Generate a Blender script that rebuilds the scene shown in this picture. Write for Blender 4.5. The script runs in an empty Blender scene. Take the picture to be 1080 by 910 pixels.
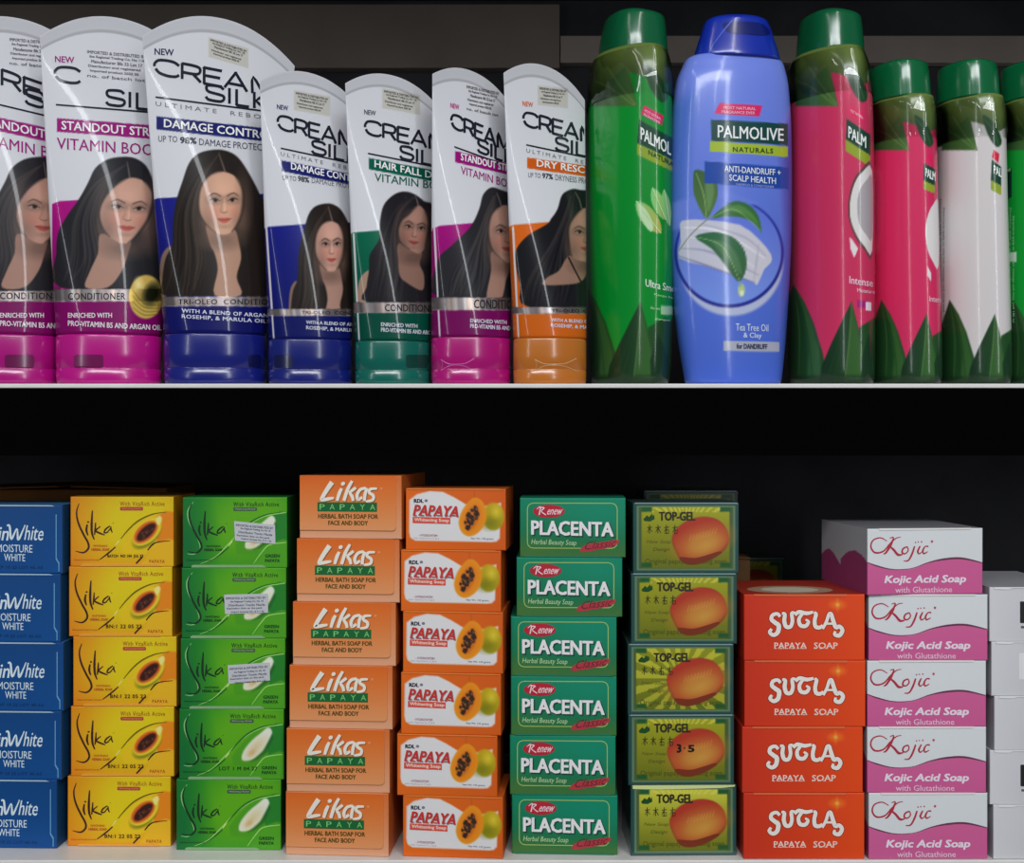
import bpy, bmesh, math, random
import numpy as np
from mathutils import Vector, Matrix
from mathutils.bvhtree import BVHTree
from mathutils.geometry import tessellate_polygon

random.seed(7)
SC = bpy.context.scene
COL = SC.collection
CZ = 1.30          # eye height of the photographer above the shop floor
D = 0.90           # distance from the eye to the front of the shelves
F = 1350.0         # focal length in pixels of a 1080 px wide frame

# ------------------------------------------------------------------ camera, light, exposure
cam = bpy.data.objects.new('camera', bpy.data.cameras.new('camera'))
cam.location = (0, -D, CZ); cam.rotation_euler = (math.radians(90), 0, 0)
cam.data.sensor_width = 36; cam.data.lens = 36 * F / 1080
cam.data.clip_start = 0.02; cam.data.clip_end = 30
COL.objects.link(cam); SC.camera = cam

world = bpy.data.worlds.new('shop_world'); SC.world = world; world.use_nodes = True
world.node_tree.nodes['Background'].inputs[0].default_value = (0.78, 0.86, 1.0, 1)
world.node_tree.nodes['Background'].inputs[1].default_value = 0.10

def area(name, loc, rot, sx, sy, power, col=(1.0, 0.97, 0.93)):
    l = bpy.data.lights.new(name, 'AREA'); l.shape = 'RECTANGLE'; l.size = sx; l.size_y = sy
    l.energy = power; l.color = col
    o = bpy.data.objects.new(name, l); o.location = loc; o.rotation_euler = rot; COL.objects.link(o)
    return o
# fluorescent strips of the shop ceiling, running away from the shelf, and the rows of lamps further back
area('ceiling_strip_light', (0.50, -1.75, CZ + 1.3), (0, math.radians(14), 0), 0.055, 2.4, 8)
area('ceiling_strip_light', (-0.75, -1.75, CZ + 1.3), (0, math.radians(-18), 0), 0.04, 2.4, 4.0)
area('ceiling_panel_light', (0.0, -2.6, CZ + 1.65), (math.radians(56), 0, 0), 2.6, 0.45, 54, (0.95, 0.97, 1.0))

# upright lamps added out of view to give the tubes highlight streaks
area('added_streak_light', (0.80, -1.75, CZ + 0.55), (math.radians(90), 0, math.radians(24)), 0.09, 1.3, 5.2, (0.93, 0.97, 1.0))
area('added_streak_light', (-1.25, -1.75, CZ + 0.55), (math.radians(90), 0, math.radians(-34)), 0.07, 1.3, 3.4, (0.93, 0.97, 1.0))

vs = SC.view_settings
vs.view_transform = 'Standard'; vs.look = 'None'; vs.gamma = 1; vs.use_curve_mapping = False
vs.exposure = 0.0

# ------------------------------------------------------------------ helpers
def W(px, py, y=0.0):
    k = (D + y) / F
    return Vector(((px - 540) * k, y, CZ + (455 - py) * k))

def to_px(co):
    co = np.asarray(co, float)
    k = F / (D + co[:, 1])
    return co[:, 0] * k + 540, 455 - (co[:, 2] - CZ) * k

GAIN = 1.22
def lin(c):
    c = np.asarray(c, float) / 255.0
    r = np.where(c <= 0.04045, c / 12.92, ((c + 0.055) / 1.055) ** 2.4)
    return np.clip(r * GAIN, 0.0, 0.86)

def tag(o, label=None, cat=None, group=None, kind=None):
    if label: o['label'] = label
    if cat: o['category'] = cat
    if group: o['group'] = group
    if kind: o['kind'] = kind
    return o

def empty(name, loc, rz=0.0):
    o = bpy.data.objects.new(name, None); o.location = loc; o.rotation_euler = (0, 0, rz)
    o.empty_display_size = 0.02; COL.objects.link(o); return o

def mat_attr(name, rough=0.4, metal=0.0, coat=0.0, bump=0.0, bscale=60.0, spec=0.5, coat_rough=0.08):
    m = bpy.data.materials.new(name); m.use_nodes = True
    nt = m.node_tree; b = nt.nodes['Principled BSDF']
    a = nt.nodes.new('ShaderNodeAttribute'); a.attribute_name = 'col'
    nt.links.new(a.outputs['Color'], b.inputs['Base Color'])
    b.inputs['Roughness'].default_value = rough; b.inputs['Metallic'].default_value = metal
    b.inputs['Coat Weight'].default_value = coat; b.inputs['Coat Roughness'].default_value = coat_rough
    b.inputs['Specular IOR Level'].default_value = spec
    if bump:
        t = nt.nodes.new('ShaderNodeTexCoord'); n = nt.nodes.new('ShaderNodeTexNoise')
        n.inputs['Scale'].default_value = bscale; n.inputs['Detail'].default_value = 2
        bp = nt.nodes.new('ShaderNodeBump'); bp.inputs['Strength'].default_value = bump
        bp.inputs['Distance'].default_value = 0.002
        nt.links.new(t.outputs['Object'], n.inputs['Vector']); nt.links.new(n.outputs['Fac'], bp.inputs['Height'])
        nt.links.new(bp.outputs['Normal'], b.inputs['Normal'])
    return m

def mat_plain(name, c, rough=0.5, metal=0.0, spec=0.5, noise=0.0, nscale=20.0, coat=0.0, gain=True):
    m = bpy.data.materials.new(name); m.use_nodes = True
    nt = m.node_tree; b = nt.nodes['Principled BSDF']
    l = lin(c)
    if not gain: l = l / GAIN
    b.inputs['Base Color'].default_value = (*l, 1)
    b.inputs['Roughness'].default_value = rough; b.inputs['Metallic'].default_value = metal
    b.inputs['Specular IOR Level'].default_value = spec; b.inputs['Coat Weight'].default_value = coat
    if noise:
        t = nt.nodes.new('ShaderNodeTexCoord'); n = nt.nodes.new('ShaderNodeTexNoise')
        n.inputs['Scale'].default_value = nscale; n.inputs['Detail'].default_value = 4
        r = nt.nodes.new('ShaderNodeValToRGB')
        r.color_ramp.elements[0].color = (*(l * (1 - noise)), 1); r.color_ramp.elements[1].color = (*np.clip(l * (1 + noise), 0, 1), 1)
        r.color_ramp.elements[0].position = 0.3; r.color_ramp.elements[1].position = 0.7
        nt.links.new(t.outputs['Object'], n.inputs['Vector']); nt.links.new(n.outputs['Fac'], r.inputs[0])
        nt.links.new(r.outputs[0], b.inputs['Base Color'])
    return m

M_CARD = mat_attr('printed_card', 0.5, coat=0.12, bump=0.12, bscale=40, spec=0.3, coat_rough=0.3)
M_PLAS = mat_attr('printed_plastic', 0.27, coat=0.42, bump=0.06, bscale=14, coat_rough=0.05, spec=0.12)
M_BOTT = mat_attr('glossy_bottle_plastic', 0.30, coat=0.6, bump=0.10, bscale=16, coat_rough=0.12, spec=0.2)
M_FOIL = mat_attr('silver_foil', 0.30, metal=0.75)
M_CAP = mat_attr('cap_plastic', 0.24, coat=0.5, coat_rough=0.12)

def link_mesh(name, verts, faces, mats, cols, parent=None, fm=None, smooth=True, origin=None):
    """verts in world space unless origin is None and parent given in local space"""
    v = np.asarray(verts, float).reshape(-1, 3)
    if origin is not None: v = v - np.asarray(origin)
    me = bpy.data.meshes.new(name)
    me.from_pydata(v.tolist(), [], faces)
    for m in mats: me.materials.append(m)
    if fm is not None: me.polygons.foreach_set('material_index', np.asarray(fm, np.int32))
    s = np.ones(len(me.polygons), bool) if smooth is True else (np.zeros(len(me.polygons), bool) if smooth is False else np.asarray(smooth, bool))
    me.polygons.foreach_set('use_smooth', s)
    if cols is not None:
        c = np.asarray(cols, float)
        if c.ndim == 1: c = np.tile(c, (len(v), 1))
        at = me.color_attributes.new('col', 'FLOAT_COLOR', 'POINT')
        at.data.foreach_set('color', np.hstack([c, np.ones((len(c), 1))]).astype(np.float32).ravel())
    me.update()
    o = bpy.data.objects.new(name, me); COL.objects.link(o)
    if parent is not None: o.parent = parent
    return o

def spline(pts, n=6, closed=False):
    p = np.asarray(pts, float); N = len(p); out = []
    rng = range(N if closed else N - 1)
    for i in rng:
        if closed: a, b, c, d = p[(i - 1) % N], p[i], p[(i + 1) % N], p[(i + 2) % N]
        else: a, b, c, d = p[max(i - 1, 0)], p[i], p[i + 1], p[min(i + 2, N - 1)]
        for k in range(n):
            t = k / n
            out.append(0.5 * ((2 * b) + (-a + c) * t + (2 * a - 5 * b + 4 * c - d) * t * t + (-a + 3 * b - 3 * c + d) * t ** 3))
    if not closed: out.append(p[-1])
    return np.array(out)

# ------------------------------------------------------------------ painter: printed colour at any sample point (pixels of the print)
class Paint:
    def __init__(s, X, Y, base=(255, 255, 255)):
        s.X, s.Y = np.asarray(X, float), np.asarray(Y, float)
        s.C = np.tile(np.asarray(base, float), (len(s.X), 1))
    def mix(s, cov, color):
        c = color(s.X, s.Y) if callable(color) else np.asarray(color, float)
        s.C += (c - s.C) * cov[:, None]
    def poly(s, pts, color, soft=0.7, alpha=1.0, smooth=0):
        p = np.asarray(pts, float)
        if smooth: p = spline(p, smooth, True)
        lo, hi = p.min(0) - soft * 2, p.max(0) + soft * 2
        m = (s.X > lo[0]) & (s.X < hi[0]) & (s.Y > lo[1]) & (s.Y < hi[1])
        if not m.any(): return
        x, y = s.X[m], s.Y[m]
        d = np.full(len(x), 1e9); ins = np.zeros(len(x), bool)
        for i in range(len(p)):
            a, b = p[i], p[(i + 1) % len(p)]
            e = b - a; L = max(e @ e, 1e-9)
            t = np.clip(((x - a[0]) * e[0] + (y - a[1]) * e[1]) / L, 0, 1)
            d = np.minimum(d, np.hypot(x - a[0] - t * e[0], y - a[1] - t * e[1]))
            if a[1] != b[1]:
                ins ^= ((a[1] > y) != (b[1] > y)) & (x < (b[0] - a[0]) * (y - a[1]) / (b[1] - a[1]) + a[0])
        sd = np.where(ins, d, -d)
        cov = np.zeros(len(s.X)); cov[m] = np.clip(0.5 + sd / (2 * soft), 0, 1) * alpha
        s.mix(cov, color)
    def ell(s, cx, cy, rx, ry, color, rot=0.0, soft=0.15, alpha=1.0):
        a = math.radians(rot); dx, dy = s.X - cx, s.Y - cy
        u = (dx * math.cos(a) + dy * math.sin(a)) / rx; v = (-dx * math.sin(a) + dy * math.cos(a)) / ry
        r = np.sqrt(u * u + v * v)
        s.mix(np.clip((1 + soft - r) / (2 * soft), 0, 1) * alpha, color)
    def stroke(s, pts, w, color, soft=0.5, alpha=1.0, n=6):
        p = spline(pts, n); k = len(p)
        ww = np.interp(np.linspace(0, 1, k), np.linspace(0, 1, len(w)), w) if hasattr(w, '__len__') else np.full(k, w)
        lo, hi = p.min(0) - ww.max() - soft * 2, p.max(0) + ww.max() + soft * 2
        m = (s.X > lo[0]) & (s.X < hi[0]) & (s.Y > lo[1]) & (s.Y < hi[1])
        if not m.any(): return
        x, y = s.X[m], s.Y[m]; sd = np.full(len(x), -1e9)
        for i in range(k - 1):
            a, b = p[i], p[i + 1]; e = b - a; L = max(e @ e, 1e-9)
            t = np.clip(((x - a[0]) * e[0] + (y - a[1]) * e[1]) / L, 0, 1)
            r = (ww[i] * (1 - t) + ww[i + 1] * t) / 2
            sd = np.maximum(sd, r - np.hypot(x - a[0] - t * e[0], y - a[1] - t * e[1]))
        cov = np.zeros(len(s.X)); cov[m] = np.clip(0.5 + sd / (2 * soft), 0, 1) * alpha
        s.mix(cov, color)
    def out(s): return lin(np.clip(s.C, 0, 255))

def vgrad(y0, y1, c0, c1):
    c0, c1 = np.asarray(c0, float), np.asarray(c1, float)
    return lambda X, Y: c0 + (c1 - c0) * np.clip((Y - y0) / (y1 - y0), 0, 1)[:, None]
def hgrad(x0, x1, c0, c1):
    c0, c1 = np.asarray(c0, float), np.asarray(c1, float)
    return lambda X, Y: c0 + (c1 - c0) * np.clip((X - x0) / (x1 - x0), 0, 1)[:, None]

# ------------------------------------------------------------------ crisp printed lettering: flat ink meshes laid on the surface
_glyph = {}
def glyphs(txt, bold=0.0, space=1.0):
    key = (txt, bold, space)
    if key not in _glyph:
        c = bpy.data.curves.new('ink', 'FONT'); c.body = txt; c.size = 1; c.offset = 0
        c.space_character = space; c.resolution_u = 2
        o = bpy.data.objects.new('ink', c); me = o.to_mesh()
        v = np.array([x.co[:2] for x in me.vertices]).reshape(-1, 2)
        f = [list(p.vertices) for p in me.polygons]
        o.to_mesh_clear(); bpy.data.objects.remove(o); bpy.data.curves.remove(c)
        if bold > 9:
            n0 = len(v); sh = [(-bold, -bold * .6), (bold, -bold * .6), (-bold, bold * .6), (bold, bold * .6)]
            f = [[q + n0 * k for q in t] for k in range(4) for t in f]; v = np.vstack([v + np.array(d) for d in sh])
        lo, hi = v.min(0), v.max(0)
        v = (v - lo) / (hi - lo)
        _glyph[key] = (v, f)
    return _glyph[key]

WM = {  # wide monoline capitals, unit box, y down
 'C': [[(1, .2), (.8, .03), (.5, 0), (.16, .08), (0, .34), (0, .52)], [(.04, .66), (.2, .9), (.55, 1), (.86, .95), (1, .8)]],
 'R': [[(0, 1), (0, .02), (.02, 0), (.6, 0), (.93, .08), (.98, .3), (.85, .5), (.5, .55), (.05, .55)], [(.6, .56), (1.02, 1)]],
 'E': [[(1, 0), (.02, 0), (0, .02), (0, .98), (.02, 1), (1, 1)], [(.02, .48), (.9, .48)]],
 'A': [[(0, 1), (.48, .0), (.52, .0), (1, 1)], [(.2, .68), (.8, .68)]],
 'M': [[(0, 1), (0.02, 0), (.5, .85), (.98, 0), (1, 1)]],
 'S': [[(.97, .18), (.8, .02), (.45, 0), (.1, .06), (.03, .26), (.16, .45), (.6, .52), (.95, .6), (.98, .82), (.8, .98), (.45, 1), (.12, .96), (0, .8)]],
 'I': [[(0.5, 0), (.5, 1)]], 'L': [[(0, 0), (0, .98), (.02, 1), (1, 1)]],
 'K': [[(0, 0), (0, 1)], [(1, 0), (.1, .52), (1, 1)]]}
WPOS = {'CREAM': [(0, .2), (.225, .375), (.405, .55), (.57, .755), (.80, 1)], 'SILK': [(0, .28), (.34, .38), (.47, .66), (.74, 1)]}
class Ink:
    """collects flat coloured shapes in print pixels"""
    def __init__(s): s.items = []
    def text(s, txt, x0, y0, x1, y1, c, slope=0.0, slant=0.0, bold=0.0, space=1.0, layer=2, arc=0.0, curve=0.0):
        v0, f = glyphs(txt, 0.0, space)
        b_ = bold * 1.0
        hh = abs(y1 - y0) * 1.25      # glyph units: one em is about 1.25 times the printed height
        offs = [(0, 0)] if bold < .004 else ([(-b_, 0), (b_, 0)] if bold < .012 else [(-b_, -b_ * .6), (b_, -b_ * .6), (-b_, b_ * .6), (b_, b_ * .6)])
        for ox, oy in offs:
            s._put(v0, f, txt, x0 + ox * hh, y0 + oy * hh, x1 + ox * hh, y1 + oy * hh, c, slope, slant, layer, arc, curve)
        return s
    def _put(s, v, f, txt, x0, y0, x1, y1, c, slope, slant, layer, arc, curve):
        u, w = v[:, 0], v[:, 1]
        X = x0 + u * (x1 - x0) + slant * w * (y1 - y0)
        Y = y1 - w * (y1 - y0) + slope * (X - x0) - arc * 4 * u * (1 - u) + curve * u * u
        s.items.append((np.stack([X, Y], 1), f, c, layer)); return s
    def wide(s, txt, x0, y0, x1, h, c, slope, w):
        for ch, (a, b) in zip(txt, WPOS['CREAM' if txt == 'C' else txt]):
            for st in WM[ch]:
                pts = []
                for u, v in st:
                    X = x0 + (a + (b - a) * u) * (x1 - x0)
                    pts.append((X, y0 + v * h * (1 + .1 * a) + slope * (X - x0)))
                s.stroke(pts, w, c, n=3)
        return s
    def poly(s, pts, c, smooth=0, layer=1):
        p = spline(pts, smooth, True) if smooth else np.asarray(pts, float)
        tris = tessellate_polygon([[Vector((a[0], a[1], 0)) for a in p]])
        s.items.append((p, [list(t) for t in tris], c, layer)); return s
    def rect(s, x0, y0, x1, y1, c, slope=0.0, r=0.0, layer=1):
        if r:
            p = []
            for cx, cy, a in ((x1 - r, y0 + r, -90), (x1 - r, y1 - r, 0), (x0 + r, y1 - r, 90), (x0 + r, y0 + r, 180)):
                for k in range(5):
                    t = math.radians(a + 22.5 * k); p.append((cx + r * math.cos(t), cy + r * math.sin(t)))
        else: p = [(x0, y0), (x1, y0), (x1, y1), (x0, y1)]
        return s.poly([(x, y + slope * (x - x0)) for x, y in p], c, layer=layer)
    def ell(s, cx, cy, rx, ry, c, rot=0, layer=1, n=28):
        a = math.radians(rot)
        return s.poly([(cx + rx * math.cos(t) * math.cos(a) - ry * math.sin(t) * math.sin(a),
                        cy + rx * math.cos(t) * math.sin(a) + ry * math.sin(t) * math.cos(a)) for t in np.linspace(0, 2 * math.pi, n, False)], c, layer=layer)
    def stroke(s, pts, w, c, n=5, layer=2, closed=False):
        p = spline(pts, n, closed)
        if closed: p = np.vstack([p, p[:1]])
        k = len(p)
        ww = np.interp(np.linspace(0, 1, k), np.linspace(0, 1, len(w)), w) if hasattr(w, '__len__') else np.full(k, float(w))
        t = np.gradient(p, axis=0); t /= np.maximum(np.linalg.norm(t, axis=1), 1e-6)[:, None]
        nrm = np.stack([-t[:, 1], t[:, 0]], 1) * (ww / 2)[:, None]
        v = np.vstack([p + nrm, p - nrm])
        f = [[i, i + 1, k + i + 1, k + i] for i in range(k - 1)]
        s.items.append((v, f, c, layer)); return s
    def shift(s, fn):
        s.items = [(fn(v), f, c, l) for v, f, c, l in s.items]; return s
    def add(s, other): s.items += other.items; return s
    def build(s, mapper, cut=0.0):
        """mapper(xy array, layer) -> (xyz array, ok mask); returns verts, faces, cols"""
        V, Fc, C = [], [], []; off = 0
        for num, (v, f, c, layer) in enumerate(s.items):
            if cut:
                bm = bmesh.new()
                bv = [bm.verts.new((a[0], a[1], 0)) for a in v]
                for q in f:
                    try: bm.faces.new([bv[i] for i in q])
                    except ValueError: pass
                lo, hi = v.min(0), v.max(0)
                for ax, st in ((0, cut), (1, cut * 3)):
                    k = math.floor(lo[ax] / st) * st + st
                    while k < hi[ax]:
                        co = [0, 0, 0]; no = [0, 0, 0]; co[ax] = k; no[ax] = 1
                        bmesh.ops.bisect_plane(bm, geom=bm.verts[:] + bm.edges[:] + bm.faces[:], plane_co=co, plane_no=no, dist=1e-4)
                        k += st
                bm.verts.index_update()
                v = np.array([x.co[:2] for x in bm.verts]).reshape(-1, 2)
                f = [[x.index for x in q.verts] for q in bm.faces]; bm.free()
            P, ok = mapper(v, layer + (num % 10) * 0.085)
            f = [q for q in f if all(ok[i] for i in q)]
            V.append(P); Fc += [[i + off for i in q] for q in f]
            cc = lin(c(v[:, 0], v[:, 1])) if callable(c) else np.tile(lin(c), (len(v), 1))
            C.append(cc); off += len(v)
        if not V: return np.zeros((0, 3)), [], np.zeros((0, 3))
        return np.vstack(V), Fc, np.vstack(C)

def ray_mapper(verts, faces, lift=0.00015, step=0.00005):
    bvh = BVHTree.FromPolygons([tuple(v) for v in verts], faces)
    eye = Vector((0, -D, CZ))
    def mp(v, layer):
        out = np.zeros((len(v), 3)); ok = np.zeros(len(v), bool)
        for i, (x, y) in enumerate(v):
            d = (W(x, y, 0) - eye).normalized()
            h, n, _, _ = bvh.ray_cast(eye, d)
            if h is not None and abs(n.dot(d)) > 0.06:
                if n.dot(d) > 0: n = -n
                h = h + n * (lift + step * layer); out[i] = h; ok[i] = True
        return out, ok
    return mp

# ------------------------------------------------------------------ the shelf itself
def box_struct(name, x0, x1, y0, y1, z0, z1, mat, kind='structure', bev=0.0):
    bm = bmesh.new()
    bmesh.ops.create_cube(bm, size=1)
    for v in bm.verts:
        v.co = Vector((x0 + (v.co.x + .5) * (x1 - x0), y0 + (v.co.y + .5) * (y1 - y0), z0 + (v.co.z + .5) * (z1 - z0)))
    if bev: bmesh.ops.bevel(bm, geom=bm.edges[:], offset=bev, segments=2, affect='EDGES', profile=0.5)
    me = bpy.data.meshes.new(name); bm.to_mesh(me); bm.free(); me.materials.append(mat)
    o = bpy.data.objects.new(name, me); COL.objects.link(o)
    if kind: o['kind'] = kind
    return o
def zpx(py, y=0.0): return CZ + (455 - py) * (D + y) / F
XL, XR = -0.62, 0.62
BACK = 0.30
m_black = mat_plain('black_panel', (3, 3, 3), 0.9, spec=0.02)
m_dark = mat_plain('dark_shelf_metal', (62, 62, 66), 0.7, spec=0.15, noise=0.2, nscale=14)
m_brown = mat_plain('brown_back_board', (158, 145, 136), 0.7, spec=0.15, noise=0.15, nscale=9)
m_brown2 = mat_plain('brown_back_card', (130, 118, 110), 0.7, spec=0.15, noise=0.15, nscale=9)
m_white = mat_plain('white_shelf_enamel', (205, 203, 200), 0.35, noise=0.04, nscale=30)
m_floor = mat_plain('shop_floor_tile', (120, 118, 112), 0.5, noise=0.1, nscale=3)
m_ceil = mat_plain('shop_ceiling', (150, 150, 150), 0.9, noise=0.05, nscale=2)
Z_MID = zpx(404.5); Z_LOW = zpx(907.5)
box_struct('floor', -2.2, 2.2, -3.4, BACK + 0.02, -0.05, 0, m_floor)
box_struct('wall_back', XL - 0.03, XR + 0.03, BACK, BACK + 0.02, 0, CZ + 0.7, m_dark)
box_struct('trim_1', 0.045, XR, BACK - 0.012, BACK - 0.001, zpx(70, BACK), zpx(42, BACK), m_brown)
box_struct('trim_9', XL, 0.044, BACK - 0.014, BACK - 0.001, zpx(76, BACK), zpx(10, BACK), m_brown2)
box_struct('wall_left', XL - 0.03, XL, -0.005, BACK, 0, CZ + 0.7, m_dark)
box_struct('wall_right', XR, XR + 0.03, -0.005, BACK, 0, CZ + 0.7, m_dark)
# overhead board, middle board with black filler panel below, lower board
box_struct('trim_2', XL, XR, -0.004, BACK - 0.001, zpx(-150), zpx(-150) + 0.03, m_dark, bev=0.001)
m_grey = mat_plain('grey_price_rail', (120, 116, 112), 0.6, noise=0.1, nscale=6)
box_struct('trim_8', XL, XR, -0.004, 0.0, zpx(-130.0), zpx(-150), m_grey)
box_struct('trim_3', XL, XR, 0.0, BACK - 0.001, Z_MID - 0.0032, Z_MID, m_white, bev=0.0008)
box_struct('trim_4', XL, XR, 0.0, 0.02, zpx(480.3), Z_MID - 0.0034, m_black)  # panel standing in for an empty black band, no real shelf front
box_struct('trim_5', XL, XR, 0.0005, BACK - 0.001, Z_LOW - 0.004, Z_LOW, m_white, bev=0.0008)
box_struct('trim_6', XL, XR, -0.0005, 0.02, Z_LOW - 0.06, Z_LOW - 0.0042, m_black)
box_struct('trim_7', XL, XR, 0.03, BACK - 0.001, Z_MID - 0.02, Z_MID - 0.0034, m_dark)
#--MARK-OBJECTS
# ------------------------------------------------------------------ printed portraits of women on the tubes
def portrait(P, o, s, hair, face, neck, hairc, skin, part, extra=None, sx=1.0, sy=1.0, ctr=None, feat=None, strands=26, seed=1):
    """o, s: origin and scale of the drawing; all lists are in drawing units; sx, sy, ctr squash it about a point and move it"""
    def q(pts):
        p = np.asarray(pts, float) / s + np.asarray(o)
        if ctr is not None:
            a, b = ctr; p = (p - np.asarray(a)) * np.array([sx, sy]) + np.asarray(b)
        return p
    hairc, skin = np.asarray(hairc, float), np.asarray(skin, float)
    rng = random.Random(seed)
    if extra:
        for pts, c in extra: P.poly(q(pts), c, 0.8, smooth=4)
    hp = q(hair)
    P.poly(hp, hairc, 0.8, smooth=4)
    # locks: lighter and darker strands following the outline
    h = np.asarray(hair, float); f = np.asarray(face, float)
    fx, fy = (f[:, 0].min() + f[:, 0].max()) / 2, (f[:, 1].min() + f[:, 1].max()) / 2
    fw, fh = (f[:, 0].max() - f[:, 0].min()) / 2, (f[:, 1].max() - f[:, 1].min()) / 2
    lx, by = h[:, 0].min(), h[:, 1].max(); ty = h[:, 1].min()
    px_, py_ = part[0]
    for k in range(strands):
        t = (k + rng.random()) / strands
        x1 = fx - fw * 1.05 - t * (fx - fw - lx) * 0.85
        path = [(px_ - 4 - t * 25, py_ + 12 + t * 14), (fx - fw * (0.75 + 0.5 * t), fy - fh * 0.75), (fx - fw * 1.05 - t * fw * 0.9, fy + fh * 0.3),
                (x1 + fw * .35, (fy + fh + by) / 2 - 40), (x1 + rng.uniform(-12, 25), by - rng.uniform(5, 60))]
        lt = rng.random()
        c = hairc + (np.array([40, 34, 28]) if lt > 0.5 else np.array([-22, -20, -18]))
        P.stroke(q(path), [0.5, 1.6, 2.2, 2.0, 0.6], np.clip(c, 0, 255), 0.9, 0.16 + 0.22 * lt)
    P.poly(q(neck), lambda X, Y: skin * 0.86 + np.zeros((len(X), 3)), 0.9, smooth=4)
    P.ell(*q([(fx, fy + fh * 1.18)])[0], fw / s * sx * 0.8, fh / s * sy * 0.28, skin * 0.5, soft=0.6, alpha=0.6)
    P.poly(q(face), skin, 0.9, smooth=4)
    # soft modelling of the printed face
    tn, tilt = feat
    def fp(a, b):
        a2 = a * (1 - 0.18 * abs(tn)) + tn * 0.28
        return (fx + (a2 + b * tilt) * fw, fy + (b + a2 * -tilt * 0.6) * fh)
    def F1(a, b): return q([fp(a, b)])[0]
    W_, H_ = fw / s * sx, fh / s * sy
    P.ell(*F1(-0.85, 0.2), W_ * 0.35, H_ * 0.8, skin * 0.68, soft=0.8, alpha=0.45)
    P.ell(*F1(0.95, 0.1), W_ * 0.3, H_ * 0.8, skin * 0.62, soft=0.8, alpha=0.5)
    P.ell(*F1(0, -0.45), W_ * 0.5, H_ * 0.3, np.clip(skin * 1.14, 0, 255), soft=0.8, alpha=0.5)
    P.ell(*F1(-0.45, 0.3), W_ * 0.3, H_ * 0.2, np.clip(skin * np.array([1.08, .9, .88]), 0, 255), soft=0.8, alpha=0.6)
    P.ell(*F1(0.5, 0.3), W_ * 0.25, H_ * 0.2, np.clip(skin * np.array([1.08, .9, .88]), 0, 255), soft=0.8, alpha=0.6)
    dk = np.array([38, 26, 24.])
    for sg in (-1, 1):
        P.ell(*F1(sg * .42, -.12), W_ * .3, H_ * .12, skin * 0.5, soft=0.9, alpha=0.6)
        P.stroke([F1(sg * .72, -.22), F1(sg * .48, -.31), F1(sg * .16, -.22)], [0.6, 1.5, 1.2], dk + 18, 0.7, 0.75)
        P.ell(*F1(sg * .42, -.085), W_ * .19, H_ * .045, (190, 172, 165), soft=0.5, alpha=0.5)
        P.ell(*F1(sg * .42, -.09), W_ * .09, H_ * .055, dk * 0.6, soft=0.4, alpha=0.9)
        P.stroke([F1(sg * .68, -.10), F1(sg * .46, -.145), F1(sg * .2, -.07)], [0.8, 1.3, .6], dk * 0.7, 0.55, 0.85)
    P.stroke([F1(-.13, -.12), F1(-.13, .12), F1(-.18, .24)], [.6, 1.4, 2.0], skin * 0.72, 1.1, 0.5)
    P.stroke([F1(0.03, -.12), F1(0.04, .22)], [1.0, 1.8], np.clip(skin * 1.2, 0, 255), 1.0, 0.6)
    P.stroke([F1(-.15, .28), F1(0.0, .31), F1(.15, .28)], [.8, 1.0, .8], skin * 0.5, 0.6, 0.7)
    P.poly([F1(-.33, .50), F1(-.1, .46), F1(0, .475), F1(.1, .46), F1(.33, .50), F1(.16, .61), F1(0, .635), F1(-.16, .61)], skin * np.array([.92, .56, .58]), 0.6, 0.9, smooth=3)
    P.stroke([F1(-.35, .50), F1(0, .535), F1(.35, .50)], [.5, .8, .5], (96, 42, 42), 0.5, 0.8)
    P.ell(*F1(0, .74), W_ * .22, H_ * .06, skin * 0.72, soft=0.8, alpha=0.45)
    P.ell(*F1(-.75, .62), W_ * .3, H_ * .3, skin * 0.6, soft=0.9, alpha=0.5)
    P.ell(*F1(.75, .62), W_ * .3, H_ * .3, skin * 0.6, soft=0.9, alpha=0.5)
    fl = np.asarray(face, float); kk = int(np.argmax(fl[:, 1])); 
    P.stroke(q(fl[:kk]), [1.0, 2.2, 2.2, 1.6, .6], hairc * .8, 1.2, 0.5)
    P.stroke(q(fl[kk + 1:]), [.8, 2.8, 3.4, 2.6, 1.0], hairc * .8, 1.2, 0.55)
    # parting of the hair and front locks
    P.stroke(q(part), [0.7, 1.3, 1.6], np.clip(hairc + np.array([85, 72, 62]), 0, 255), 0.6, 0.8)

A_HAIR = [(350, 40), (260, 60), (205, 115), (170, 210), (135, 320), (118, 430), (112, 560), (75, 640), (58, 760), (68, 840), (340, 842), (500, 842), (640, 840), (640, 400), (600, 300), (545, 190), (480, 90), (420, 50)]
A_FACE = [(385, 160), (320, 180), (275, 235), (258, 310), (265, 390), (300, 450), (350, 495), (395, 507), (440, 490), (480, 430), (500, 350), (497, 260), (460, 190)]
A_NECK = [(300, 450), (320, 560), (345, 610), (362, 700), (345, 838), (490, 838), (466, 740), (490, 640), (480, 560), (455, 480), (395, 500)]
A_SHO = [([(42, 700), (60, 610), (105, 570), (120, 640), (90, 740), (80, 842), (44, 842)], (120, 95, 82))]
B_HAIR = [(430, 55), (340, 70), (270, 120), (230, 200), (180, 290), (110, 390), (62, 480), (50, 600), (70, 790), (640, 790), (640, 300), (600, 200), (560, 110), (500, 65)]
B_FACE = [(455, 175), (370, 230), (310, 310), (293, 380), (310, 450), (350, 505), (410, 540), (455, 540), (500, 500), (560, 420), (590, 330), (590, 250), (540, 190)]
B_NECK = [(300, 490), (285, 600), (240, 700), (215, 792), (340, 792), (420, 700), (455, 600), (470, 530), (410, 530)]

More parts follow.
